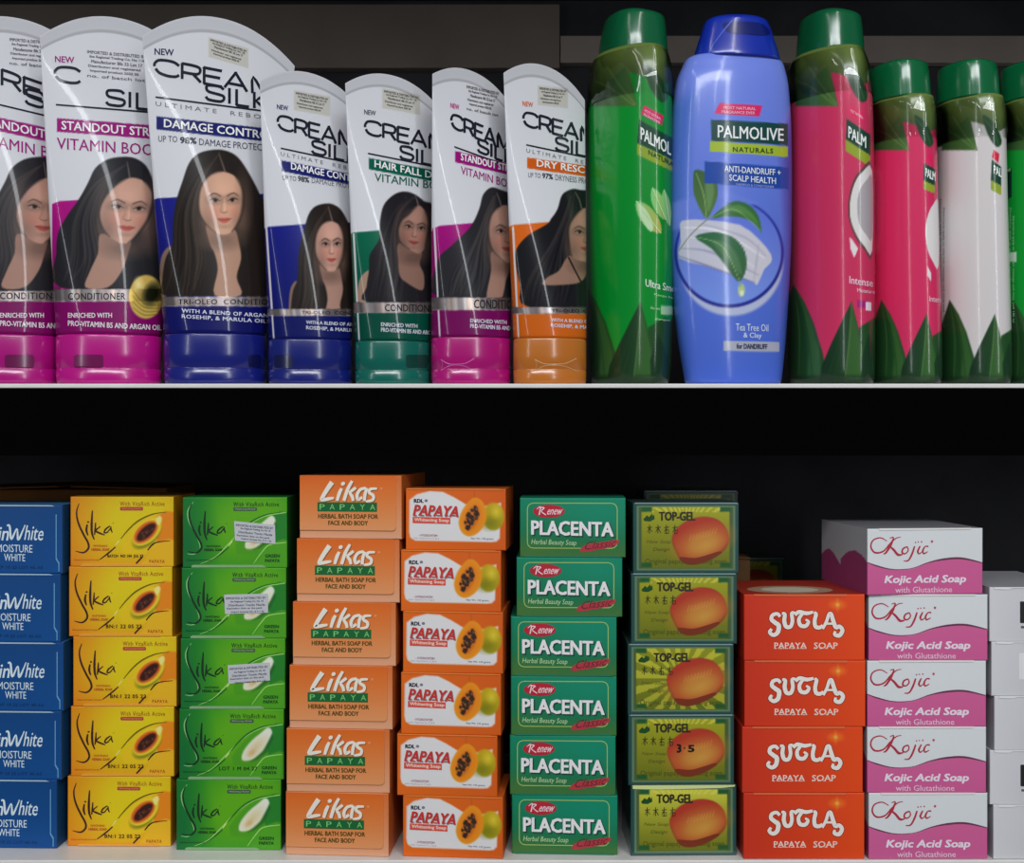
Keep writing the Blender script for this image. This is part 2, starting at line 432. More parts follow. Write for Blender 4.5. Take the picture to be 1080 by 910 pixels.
def paint_tube(k, X, Y):
    wh = (198, 199, 204)
    P = Paint(X, Y, wh)
    t = TUBES[k]; c, c2 = np.array(t['c'], float), np.array(t['c2'], float)
    x0, x1 = t['low'][0], t['low'][1]
    yl = t['ymid']
    # coloured lower field, its upper edge arched
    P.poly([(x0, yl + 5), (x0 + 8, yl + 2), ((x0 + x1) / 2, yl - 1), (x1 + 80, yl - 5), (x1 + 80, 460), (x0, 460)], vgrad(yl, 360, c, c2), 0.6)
    if t.get('line'):
        a, b = t['line']
        P.poly([(a[0] - 40, yl + 8), (a[0], yl + 8), (b[0], b[1]), (b[0] - 40, b[1])], c * 0.85, 0.6)
        P.stroke([a, b], 1.9, (205, 200, 205), 0.45)
    fn = {0: lambda: portrait(P, (50 - 88, 155), 5.35, B_HAIR, B_FACE, B_NECK, (32, 30, 34), (176, 134, 118), [(450, 85), (458, 130), (465, 175)], feat=(0.35, -0.12), seed=3),
          1: lambda: portrait(P, (50, 155), 5.35, B_HAIR, B_FACE, B_NECK, (32, 32, 36), (186, 144, 126), [(450, 85), (458, 130), (465, 175)], feat=(0.35, -0.12), seed=3),
          2: lambda: portrait(P, (160, 150), 5.2, A_HAIR, A_FACE, A_NECK, (33, 27, 24), (196, 152, 128), [(368, 60), (385, 110), (402, 160)], A_SHO, feat=(0.5, 0.02), seed=5, strands=34),
          3: lambda: portrait(P, (160, 150), 5.2, A_HAIR, A_FACE, A_NECK, (35, 29, 26), (188, 144, 128), [(368, 60), (385, 110), (402, 160)], A_SHO, 0.66, 0.80, ((235, 212), (349, 258)), feat=(0.45, 0.02), seed=6, strands=30),
          4: lambda: portrait(P, (370, 195), 6.5,
              [(360, 45), (290, 70), (225, 140), (200, 250), (195, 370), (130, 480), (125, 580), (108, 700), (110, 800), (600, 800), (580, 200), (500, 110), (430, 60)],
              [(460, 140), (400, 200), (350, 240), (325, 310), (340, 390), (400, 440), (470, 470), (510, 420), (530, 330), (535, 250), (510, 180)],
              [(330, 400), (325, 520), (335, 620), (380, 668), (490, 722), (502, 620), (472, 540), (480, 455)], (28, 26, 30), (150, 112, 98),
              [(440, 70), (455, 110), (462, 140)], [([(120, 585), (60, 650), (45, 802), (105, 802), (120, 700), (145, 620)], (150, 122, 105))], feat=(0.3, -0.15), seed=8),
          5: lambda: portrait(P, (455, 190), 5.87,
              [(370, 45), (320, 90), (295, 180), (240, 290), (130, 400), (40, 500), (45, 735), (620, 735), (620, 220), (520, 100), (430, 60)],
              [(430, 160), (375, 210), (355, 290), (360, 370), (385, 440), (450, 500), (500, 505), (560, 420), (580, 300), (540, 200), (490, 160)],
              [(375, 440), (370, 560), (343, 735), (430, 738), (462, 620), (490, 500)], (36, 36, 40), (172, 132, 116),
              [(405, 80), (420, 120), (432, 160)], feat=(0.25, -0.05), seed=9),
          6: lambda: portrait(P, (455, 190), 5.87,
              [(870, 55), (810, 90), (780, 180), (740, 240), (715, 272), (600, 340), (530, 420), (520, 500), (550, 650), (600, 785), (1100, 785), (1100, 200), (1000, 80), (920, 60)],
              [(930, 180), (875, 240), (850, 300), (855, 400), (870, 470), (930, 500), (1000, 500), (1050, 420), (1070, 300), (1030, 210), (980, 175)],
              [(850, 470), (790, 560), (720, 600), (690, 647), (850, 645), (930, 625), (965, 560), (950, 480)], (22, 22, 26), (160, 122, 104),
              [(890, 75), (915, 120), (930, 175)], feat=(0.1, -0.05), seed=10)}[k]
    fn()
    if k == 6: P.stroke([(455 + 850 / 5.87, 190 + 480 / 5.87), (455 + 890 / 5.87, 190 + 560 / 5.87), (455 + 925 / 5.87, 190 + 625 / 5.87)], 1.6, (16, 14, 16), 0.5)
    # below the portrait: foil band then the plain coloured field
    bt, bb = t['band']
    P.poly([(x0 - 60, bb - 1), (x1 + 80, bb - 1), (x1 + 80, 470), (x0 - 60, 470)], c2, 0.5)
    if t.get('line'): P.stroke([t['line'][0], t['line'][1]], 1.7, (200, 195, 200), 0.45)
    rng = random.Random(k)
    P.poly([(x0 - 60, bt), (x1 + 80, bt), (x1 + 80, bb), (x0 - 60, bb)], (132, 124, 124), 0.5)
    for j in range(16):
        x = x0 + (x1 - x0) * (j + rng.random()) / 16
        P.poly([(x, bt), (x + 3, bt), (x + 4, bb), (x + 1, bb)], rng.choice([(95, 88, 88), (205, 180, 160), (120, 104, 98), (215, 208, 205)]), 1.2, 0.55)
    if k == 1:
        P.ell(154, 313, 18, 23, (190, 160, 80), soft=0.05)
        for r in range(4): P.stroke([(140, 306 + r * 6), (152, 320 + r * 4), (168, 322 + r * 3)], [.5, 1.4, .6], (110, 100, 30), 0.6, 0.8)
        P.ell(160, 310, 8, 12, (40, 44, 26), soft=0.4, rot=20)
        P.ell(146, 300, 4, 6, (230, 215, 150), soft=0.8, alpha=0.8)
    pn = {2: (222, 41, 38, 5, .32), 3: (312, 97, 34, 5, .2), 4: (405, 95, 36, 5, .2), 6: (569, 92, 28, 5, .12)}.get(k)
    if pn:
        x, y, w, n, sl = pn
        P.poly([(x - 2, y - 2), (x + w + 2, y - 2 + sl * w), (x + w + 2, y + n * 3.6 + 1 + sl * w), (x - 2, y + n * 3.6 + 1)], (182, 180, 172), 0.6)
    return P

INKD = (30, 32, 44)
def paint_bars(P, I):
    """solid fields of the print go into the surface itself, only lettering stays as ink"""
    keep = []
    for v, f, c, layer in I.items:
        if layer == 1 and len(f) == len(v) - 2: P.poly(v, c, 0.35)
        else: keep.append((v, f, c, layer))
    I.items = keep
def ink_big(dx, c, kind, dy=0, sl=.12, skip=False):
    I = Ink()
    I.text('NEW', 163 + dx, 51 + dy, 183 + dx, 57.5 + dy, c if kind == 'v' else (30, 34, 80), 0.06, bold=.02)
    I.wide('CREAM' if not skip else 'C', 163 + dx, 61.5 + dy, (292 if not skip else 296) + dx, 16, INKD, sl * 1.58, 3.0)
    I.wide('SILK', 217 + dx, 86 + dy + (sl - .12) * (20 if dx < -150 else 55) + 3, 286 + dx, 16, INKD, sl * 1.3, 3.0)
    I.rect(164 + dx, 101.5 + dy, 290 + dx, 103.3 + dy, INKD, sl * 1.08, layer=2)
    if kind == 'v':
        I.rect(165 + dx, 119.5 + dy - 3, 290 + dx, 134 + dy - 3, c, sl)
        I.text('STANDOUT STRAIGHT', 170 + dx, 119.5 + dy, 300 + dx, 128.5 + dy, (225, 215, 225), sl * 1.05, bold=.02, layer=3)
        I.text('VITAMIN BOOST', 165 + dx, 137 + dy, 284 + dx, 149 + dy, c, sl * .95, bold=0.008)
    else:
        I.text('ULTIMATE  REBORN', 164 + dx, 107 + dy, 294 + dx, 111.5 + dy, (110, 112, 122), sl * 1.05, bold=0, space=1.5)
        I.rect(165 + dx, 122.5 + dy, 290 + dx, 136.5 + dy, c, sl * .92)
        I.text('DAMAGE CONTROL', 173 + dx, 125.5 + dy, 290 + dx, 134 + dy, (225, 225, 232), sl * .98, bold=.022, layer=3)
        I.text('UP TO', 167 + dx, 143 + dy, 187 + dx, 149.5 + dy, (60, 62, 80), 0.03)
        I.text('98%', 190 + dx, 144.5 + dy, 207 + dx, 151 + dy, (40, 42, 60), 0.05, bold=.035)
        I.text('DAMAGE PROTECTION', 210 + dx, 146 + dy, 296 + dx, 153 + dy, (60, 62, 80), 0.09)
    return I

def small_print(I, x0, y0, w, n, slope, c, pt=3.6):
    L = ['IMPORTED & DISTRIBUTED BY', 'the Regional Trading Co. No 118', 'Manufacturer Blk 22 Lot 17', 'Distributor and registered', 'Imported product 2022 05', 'no. of batch lot']
    for r in range(n):
        I.text(L[r % 6], x0 + (r * 7 % 5), y0 + r * pt, x0 + w - (r * 11 % 9), y0 + pt * .62 + r * pt, c, slope, bold=.03)

def ink_small(x, y, w, c, kind, sl, newc, sx, sw_, by):
    """small tube artwork; x, y: left end and top of the word mark, w: its width; sl: slopes of word, rule, bar, line"""
    I = Ink()
    k = w / 84.0
    I.text('NEW', x - 1, y - 11, x + 11 * k, y - 6, newc, sl[0] * .6, bold=.02)
    I.wide('CREAM', x, y, x + w, 14.5, INKD, sl[0], 2.7)
    I.wide('SILK', x + sx, y + 27, x + sx + sw_, 13.5, INKD, sl[1], 2.7)
    I.rect(x + 3, y + 34.5, x + w + 16, y + 36.1, INKD, sl[1], layer=2)
    if kind == 'v':
        t1, t2 = ('HAIR FALL DEFENSE', 'VITAMIN BOOST') if newc[1] > 40 else ('STANDOUT STRAIGHT', 'VITAMIN BOOST')
        I.rect(x + 4, y + by, x + w + 16, y + by + 12, c, sl[2])
        I.text(t1, x + 10, y + by + 2.4, x + w + 20, y + by + 9.8, (222, 222, 226), sl[2] * 1.05, bold=.022, layer=3)
        I.text(t2, x + 10, y + by + 16, x + w + 14, y + by + 24.5, c, sl[3], bold=.008)
    else:
        a, b, pc = (('DAMAGE CONTROL', 'DAMAGE PROTECTION', '98%') if c[2] > 60 else ('DRY RESCUE', 'DRYNESS PROTECTION', '97%'))
        I.text('ULTIMATE  REBORN', x + 3, y + 39, x + w + 12, y + 43, (105, 106, 116), sl[1], space=1.5)
        I.rect(x + 4, y + by, x + w + 16, y + by + 11.5, c, sl[2])
        I.text(a, x + 14, y + by + 2.3, x + w + (12 if c[2] > 60 else 2), y + by + 9.5, (222, 222, 226), sl[2] * 1.05, bold=.022, layer=3)
        I.text('UP TO', x + 5, y + by + 16, x + 20 * k, y + by + 21, (70, 72, 86), sl[3] * .5)
        I.text(pc, x + 22 * k, y + by + 16.5, x + 34 * k, y + by + 22, (50, 50, 66), sl[3], bold=.03)
        I.text(b, x + 37 * k, y + by + 18, x + w + 16, y + by + 24, (90, 92, 104), sl[3])
    return I

MG = (150, 12, 112); BL = (22, 26, 112); GN = (0, 96, 70); OR = (196, 92, 22)
TUBES = [
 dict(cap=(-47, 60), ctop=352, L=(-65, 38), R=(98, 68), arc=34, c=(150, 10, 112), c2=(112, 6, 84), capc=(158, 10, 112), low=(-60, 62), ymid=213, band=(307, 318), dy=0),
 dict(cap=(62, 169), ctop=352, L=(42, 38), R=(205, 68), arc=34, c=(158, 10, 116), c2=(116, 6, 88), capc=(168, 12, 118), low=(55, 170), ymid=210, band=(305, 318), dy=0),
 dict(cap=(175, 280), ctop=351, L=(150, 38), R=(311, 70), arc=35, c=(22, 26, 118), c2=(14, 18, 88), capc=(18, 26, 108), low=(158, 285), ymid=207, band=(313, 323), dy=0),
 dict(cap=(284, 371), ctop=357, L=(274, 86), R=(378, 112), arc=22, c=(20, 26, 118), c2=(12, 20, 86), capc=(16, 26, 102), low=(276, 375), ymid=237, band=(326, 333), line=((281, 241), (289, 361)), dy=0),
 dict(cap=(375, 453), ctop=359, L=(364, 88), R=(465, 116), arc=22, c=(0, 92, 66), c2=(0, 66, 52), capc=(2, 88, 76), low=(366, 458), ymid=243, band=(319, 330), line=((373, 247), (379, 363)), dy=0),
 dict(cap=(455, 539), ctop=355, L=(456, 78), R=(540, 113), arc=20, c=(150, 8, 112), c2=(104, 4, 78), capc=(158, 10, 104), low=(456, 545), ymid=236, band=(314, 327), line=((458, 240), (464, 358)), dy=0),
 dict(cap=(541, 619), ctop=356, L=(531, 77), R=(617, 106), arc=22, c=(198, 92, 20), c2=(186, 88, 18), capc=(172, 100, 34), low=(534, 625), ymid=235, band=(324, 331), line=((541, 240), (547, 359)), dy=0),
]
TLABEL = [
 'white and magenta conditioner tube cut off by the left edge of the photo',
 'large white and magenta tube with a gold medallion beside its silver band',
 'large white and navy tube, the tallest, with a brown haired woman on it',
 'small white and navy conditioner tube standing left of the green capped tube',
 'white conditioner tube with a teal green cap and green name bar',
 'small white and magenta tube standing between the green and orange ones',
 'white and orange conditioner tube beside the clear green shampoo bottle']

def build_tube(k):
    t = TUBES[k]
    big = k < 3
    caL, caR = t['cap']; yb = 403.4
    d0 = 0.004
    hw = (caR - caL) / 2; cx = (caL + caR) / 2
    Bc = hw / F * D * (0.60 if big else 0.62)        # half thickness of the cap
    yc = d0 + Bc + 0.004
    yL, yR = (0.002, 0.068) if big else (0.004, 0.052)
    psi = math.radians(12)
    base = W(cx, yb, yc); base.z = Z_MID
    root = empty('conditioner_tube', base)
    tag(root, TLABEL[k], 'conditioner tube', 'conditioner tubes on the upper shelf')
    # cap silhouettes are measured, so widths are taken at the cap's centre depth
    a0 = hw * (D + yc) / F / math.cos(psi) * 0.985
    zc = zpx(t['ctop'], yc - Bc)
    PL, PR = W(*t['L'], yL), W(*t['R'], yR)
    H1 = (PR - PL) / 2; C1 = (PR + PL) / 2
    H0 = Vector((a0 * math.cos(psi), a0 * math.sin(psi), 0)); C0 = Vector((base.x, yc, zc))
    arc = t['arc'] * (D + (yL + yR) / 2) / F
    NV = 300 if big else 250; NF = 190 if big else 140; NB = 36
    th = np.concatenate([np.linspace(math.pi, 2 * math.pi, NF, False), np.linspace(0, math.pi, NB, False)])   # front half first (sin < 0 -> towards eye)
    # front half spaced evenly across, not around
    fu = np.linspace(-1, 1, NF, endpoint=False); thf = -np.arccos(fu * 0.999)
    thf = 0.55 * thf + 0.45 * (np.linspace(-math.pi, 0, NF, False))
    th = np.concatenate([thf, np.linspace(0, math.pi, NB, False)])
    V = []
    tt = np.concatenate([[0.0, 0.004], np.linspace(0.012, 0.955, NV - 10), np.linspace(0.96, 1.0, 8)])
    for v in tt:
        s = v
        C = C0.lerp(C1, s); C.y = C0.y + (C1.y - C0.y) * s ** 1.1
        Hh = H0.lerp(H1, s)
        hl = math.hypot(Hh.x, Hh.y); n = Vector((-Hh.y / hl, Hh.x / hl, 0))
        B = Bc * 0.97 * (1 - min(s / 0.965, 1.0)) ** 0.85 + 0.0007
        sh = 1.0 if v > 0.003 else 0.965
        c_, s_ = np.cos(th), np.sin(th)
        ex = 1.0
        p = np.outer(c_, np.array(Hh)) * sh + np.outer(s_, np.array(n)) * B * sh + np.array(C)
        p[:, 2] += (s ** 2.2) * arc * (1 - np.abs(c_) ** 2.1) + 0.0
        V.append(p)
    V = np.array(V); nr, nc = V.shape[0], V.shape[1]
    V = V.reshape(-1, 3)
    # dents and soft folds of the squeezed film
    rng = np.random.RandomState(k)
    Fc = [[i * nc + j, i * nc + (j + 1) % nc, (i + 1) * nc + (j + 1) % nc, (i + 1) * nc + j] for i in range(nr - 1) for j in range(nc)]
    Fc.append([i for i in range(nc)][::-1]); Fc.append([(nr - 1) * nc + i for i in range(nc)])
    X, Y = to_px(V)
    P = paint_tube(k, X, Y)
    # seal band along the top edge: pale crimp, darker line below
    tv = np.repeat(tt, nc)
    seal = (tv > 0.962); P.C[seal] = P.C[seal] * 0.93
    ln = (tv > 0.953) & (tv <= 0.962); P.C[ln] = P.C[ln] * 0.80
    bt, bb = t['band']
    fc = np.array([Y[f[0]] for f in Fc[:-2]]); fx = np.array([f[0] % nc for f in Fc[:-2]])
    fm = np.where((fc > bt) & (fc < bb) & (fx < NF), 1, 0).tolist() + [0, 0]
    # ink
    if big:
        I = ink_big([-190, -105, 0][k], (140, 20, 110) if k < 2 else (26, 30, 96), 'v' if k < 2 else 'd', [2, 8, 0][k], [.22, .075, .12][k], k == 1)
        I.text(['CONDITIONER', 'CONDITIONER', 'TRI-OLEO  CONDITIONER'][k], [0, 72, 188][k], [308.5, 309, 315.5][k], [66, 132, 300][k], [315.5, 316, 321][k], (40, 34, 40), 0.0, bold=.015, space=1.1)
        if k < 2:
            x = [0, 72][k]
            I.text('ENRICHED WITH', x, 330, x + 46, 335, (205, 200, 205), 0, bold=.02)
            I.text('PRO-VITAMIN B5 AND ARGAN OIL', x, 338, x + 98, 343.5, (205, 200, 205), 0.05, bold=.02)
            small_print(I, [10, 92][k], [40, 53][k], [50, 62][k], 6, 0.09, (104, 102, 108), 5.0)
        else:
            I.text('WITH A BLEND OF ARGAN,', 192, 325.5, 284, 330, (190, 192, 210), 0.06, bold=.03, space=1.1)
            I.text('ROSEHIP, & MARULA OILS', 192, 331.5, 284, 336, (190, 192, 210), 0.06, bold=.03, space=1.1)
            small_print(I, 222, 41, 38, 5, 0.32, (95, 90, 90))
    else:
        a = {3: (293, 121, 81, (22, 28, 98), 'd', (.25, .215, .2, .15), (40, 44, 90), 36, 51, 48),
             4: (385, 126.5, 85, (0, 84, 64), 'v', (.215, .2, .19, .14), (70, 76, 90), 37, 49, 40),
             5: (476, 119.5, 61, (140, 14, 110), 'v', (.42, .36, .235, .29), (170, 30, 120), 28, 39, 39.6),
             6: (552, 117.5, 76, (190, 84, 18), 'd', (.26, .21, .14, .12), (200, 96, 50), 34, 47, 48.5)}[k]
        I = ink_small(*a)
        b = {3: (312, 97, 34, 5, .2), 4: (405, 95, 36, 5, .2), 5: (492, 90, 34, 6, .22), 6: (569, 92, 28, 5, .12)}[k]
        small_print(I, *b[:4], b[4], (104, 100, 100), 4.6 if k == 5 else 3.6)
        bd = t['band']
        I.text({3: 'TRI-OLEO  CONDITIONER', 4: 'CONDITIONER', 5: 'CONDITIONER', 6: 'TRI-OLEO  CONDITIONER'}[k], {3: 318, 4: 406, 5: 500, 6: 582}[k], bd[0] + 1.8, {3: 400, 4: 462, 5: 556, 6: 660}[k], bd[1] - 1.8, (44, 36, 40), 0.01, bold=.015)
        x = {3: 323, 4: 402, 5: 496, 6: 581}[k]
        l1, l2 = (('WITH A BLEND OF ARGAN,', 'ROSEHIP, & MARULA OILS') if k in (3, 6) else ('ENRICHED WITH', 'PRO-VITAMIN B5 AND ARGAN OIL'))
        y = {3: 338, 4: 340, 5: 336, 6: 335.5}[k]
        I.text(l1, x, y, x + (60 if k in (3, 6) else 38), y + 4, (190, 192, 205), .05, bold=.02)
        I.text(l2, x, y + 5.5, x + 66, y + 9.8, (190, 192, 205), .06, bold=.02)
    paint_bars(P, I); P.C[seal] = P.C[seal]; cols = P.out()
    iv, ifc, ic = I.build(ray_mapper(V, Fc), 4.0)
    nb = len(V)
    allV = np.vstack([V, iv]); allF = Fc + [[i + nb for i in q] for q in ifc]
    fm = fm + [0] * len(ifc)
    sm = [True] * (len(Fc) - 2) + [False, False] + [True] * len(ifc)
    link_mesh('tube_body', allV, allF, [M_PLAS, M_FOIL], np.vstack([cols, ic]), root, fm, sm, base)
    # ---- flip cap
    cc = lin(t['capc'])
    prof = [(0.0, 0.93), (0.0006, 0.965), (0.0022, 0.99), (0.0095, 1.0), (0.0098, 0.985), (0.0104, 0.985), (0.0107, 1.0), (0.020, 1.0), (0.030, 1.0)]
    hc = zc - Z_MID
    prof = [(z / 0.030 * hc * 0.955, r) for z, r in prof] + [(hc * 0.985, 0.985), (hc, 0.955)]
    n = 96; Vc = []
    for z, r in prof:
        for j in range(n):
            ang = 2 * math.pi * j / n
            p = Vector((base.x, yc, Z_MID + z + 0.0001)) + H0 * math.cos(ang) * r + Vector((-math.sin(psi), math.cos(psi), 0)) * Bc * math.sin(ang) * r
            Vc.append(p)
    Fq = [[i * n + j, i * n + (j + 1) % n, (i + 1) * n + (j + 1) % n, (i + 1) * n + j] for i in range(len(prof) - 1) for j in range(n)]
    Fq.append(list(range(n))[::-1]); Fq.append([(len(prof) - 1) * n + i for i in range(n)])
    cap = link_mesh('cap', Vc, Fq, [M_CAP], cc, root, None, [True] * (len(Fq) - 2) + [False] * 2, base)
    mp = ray_mapper(np.array([tuple(v) for v in Vc]), Fq, 0.00012, 0.00004)
    J = Ink()
    if k in (5, 6):    # bow shaped moulding, its lit ridges painted as flat lighter lines
        x0 = {5: 465, 6: 564}[k]; s_ = {5: 1, 6: 1.25}[k]
        J.stroke([(x0, 379), (x0 + 8 * s_, 383.5), (x0 + 17 * s_, 384), (x0 + 26 * s_, 383), (x0 + 35 * s_, 378)], [.9, .7, .6, .7, .9], np.array(t['capc']) * 0.6 + 95)
        J.stroke([(x0, 391), (x0 + 8 * s_, 386), (x0 + 17 * s_, 385), (x0 + 26 * s_, 386.5), (x0 + 35 * s_, 391)], [.9, .7, .6, .7, .9], np.array(t['capc']) * 0.6 + 80)
        J.stroke([(x0, 379), (x0 + 2, 384), (x0, 391)], [.6, .5, .6], np.array(t['capc']) * 0.7 + 60)
        v, f, c = J.build(mp, 4.0)
        link_mesh('lid_moulding_glints', v, f, [M_CAP], c, cap, None, True, base)
    # thumb notch: recess shade painted as a flat darker patch on the cap
    nx = {0: (5, 36), 1: (78, 109), 2: (262, 275), 3: (289, 309), 4: (428, 452), 5: None, 6: None}[k]
    if nx:
        J = Ink(); d = np.array(t['capc']) * 0.6
        J.rect(nx[0], 374, nx[1], 388, d, r=3, layer=1)
        v, f, c = J.build(mp, 3.0)
        link_mesh('thumb_notch_shade', v, f, [M_CAP], c, cap, None, True, base)
    return root
for k in range(7): build_tube(k)
# ------------------------------------------------------------------ shampoo bottles
def section(yaw, r, p, n):
    """unit superellipse (half width 1, half depth r) turned by yaw, scaled so that it spans -1..1 across"""
    a = np.linspace(0, 2 * math.pi, n, False)
    c, s = np.cos(a), np.sin(a)
    x = np.sign(c) * np.abs(c) ** (2 / p); y = np.sign(s) * np.abs(s) ** (2 / p) * r
    X = x * math.cos(yaw) - y * math.sin(yaw); Y = x * math.sin(yaw) + y * math.cos(yaw)
    m = np.abs(X).max()
    return X / m, Y / m

def loft(prof, yc, yaw, r, p, n, rows, p1=None):
    """prof: (py, xl, xr) silhouette measured in the photo, top to bottom -> rings from bottom to top"""
    pr = np.array(sorted(prof, key=lambda q: -q[0]), float)
    ys = []
    for i in range(len(pr) - 1):
        m = max(2, int(abs(pr[i + 1, 0] - pr[i, 0]) / rows))
        ys += list(np.linspace(pr[i, 0], pr[i + 1, 0], m, False))
    ys.append(pr[-1, 0]); ys = np.array(ys)
    sp = spline(pr, 16)
    o = np.argsort(-sp[:, 0], kind='stable'); sp = sp[o]
    xl = np.interp(-ys, -sp[:, 0], sp[:, 1]); xr = np.interp(-ys, -sp[:, 0], sp[:, 2])
    k = (D + yc) / F
    V = []
    for i, y in enumerate(ys):
        t = i / (len(ys) - 1)
        X, Y = section(yaw, r, p if p1 is None else p + (p1 - p) * t, n)
        hw = (xr[i] - xl[i]) / 2 * k; cx = ((xr[i] + xl[i]) / 2 - 540) * k
        V.append(np.stack([cx + X * hw, yc + Y * hw, np.full(n, CZ + (455 - y) * k)], 1))
    V = np.array(V); nr = len(V); V = V.reshape(-1, 3)
    Fc = [[i * n + j, i * n + (j + 1) % n, (i + 1) * n + (j + 1) % n, (i + 1) * n + j] for i in range(nr - 1) for j in range(n)]
    Fc.append(list(range(n))[::-1]); Fc.append([(nr - 1) * n + i for i in range(n)])
    return V, Fc

def mat_wrap():
    m = bpy.data.materials.new('clear_shrink_film'); m.use_nodes = True; nt = m.node_tree
    for n in list(nt.nodes): nt.nodes.remove(n)
    o = nt.nodes.new('ShaderNodeOutputMaterial'); mx = nt.nodes.new('ShaderNodeMixShader')
    tr = nt.nodes.new('ShaderNodeBsdfTransparent'); gl = nt.nodes.new('ShaderNodeBsdfGlossy')
    tr.inputs[0].default_value = (.98, .99, .98, 1); gl.inputs['Roughness'].default_value = 0.04
    fr = nt.nodes.new('ShaderNodeFresnel'); fr.inputs[0].default_value = 1.5
    tc = nt.nodes.new('ShaderNodeTexCoord'); vo = nt.nodes.new('ShaderNodeTexVoronoi'); vo.inputs['Scale'].default_value = 48
    bp = nt.nodes.new('ShaderNodeBump'); bp.inputs['Strength'].default_value = 0.6; bp.inputs['Distance'].default_value = 0.0035
    nt.links.new(tc.outputs['Object'], vo.inputs['Vector']); nt.links.new(vo.outputs['Distance'], bp.inputs['Height'])
    nt.links.new(bp.outputs[0], gl.inputs['Normal']); nt.links.new(bp.outputs[0], fr.inputs['Normal'])
    nt.links.new(fr.outputs[0], mx.inputs[0]); nt.links.new(tr.outputs[0], mx.inputs[1]); nt.links.new(gl.outputs[0], mx.inputs[2])
    nt.links.new(mx.outputs[0], o.inputs[0]); return m
M_WRAP = mat_wrap()

LEAF_D, LEAF_M, LEAF_L = (22, 52, 30), (34, 74, 34), (62, 104, 48)
def leaf(P, tip, base, w, c0, c1, bend=0.0):
    tip, base = np.array(tip, float), np.array(base, float)
    ax = tip - base; L = np.hypot(*ax); nx = np.array([-ax[1], ax[0]]) / L
    pts = [base - nx * w * .35, base + ax * .3 - nx * w * .5 + nx * bend * .6, base + ax * .65 - nx * w * .36 + nx * bend, tip,
           base + ax * .65 + nx * w * .36 + nx * bend, base + ax * .3 + nx * w * .5 + nx * bend * .6, base + nx * w * .35]
    P.poly(pts, hgrad(base[0] - w / 2, base[0] + w / 2, c0, c1), 0.8, smooth=0)
    P.stroke([base, base + ax * .5 + nx * bend * .8, tip], [1.4, 1.0, .4], np.array(c1) + 16, 0.6, 0.7)
    for s_ in (-1, 1):
        for q in (.25, .38):
            P.stroke([base + nx * s_ * w * q * .5, base + ax * .4 + nx * (s_ * w * q * .8 + bend * .6), base + ax * .85 + nx * bend * .7], [.8, .8, .3], np.array(c0) * .8 + 14, 0.8, 0.5)

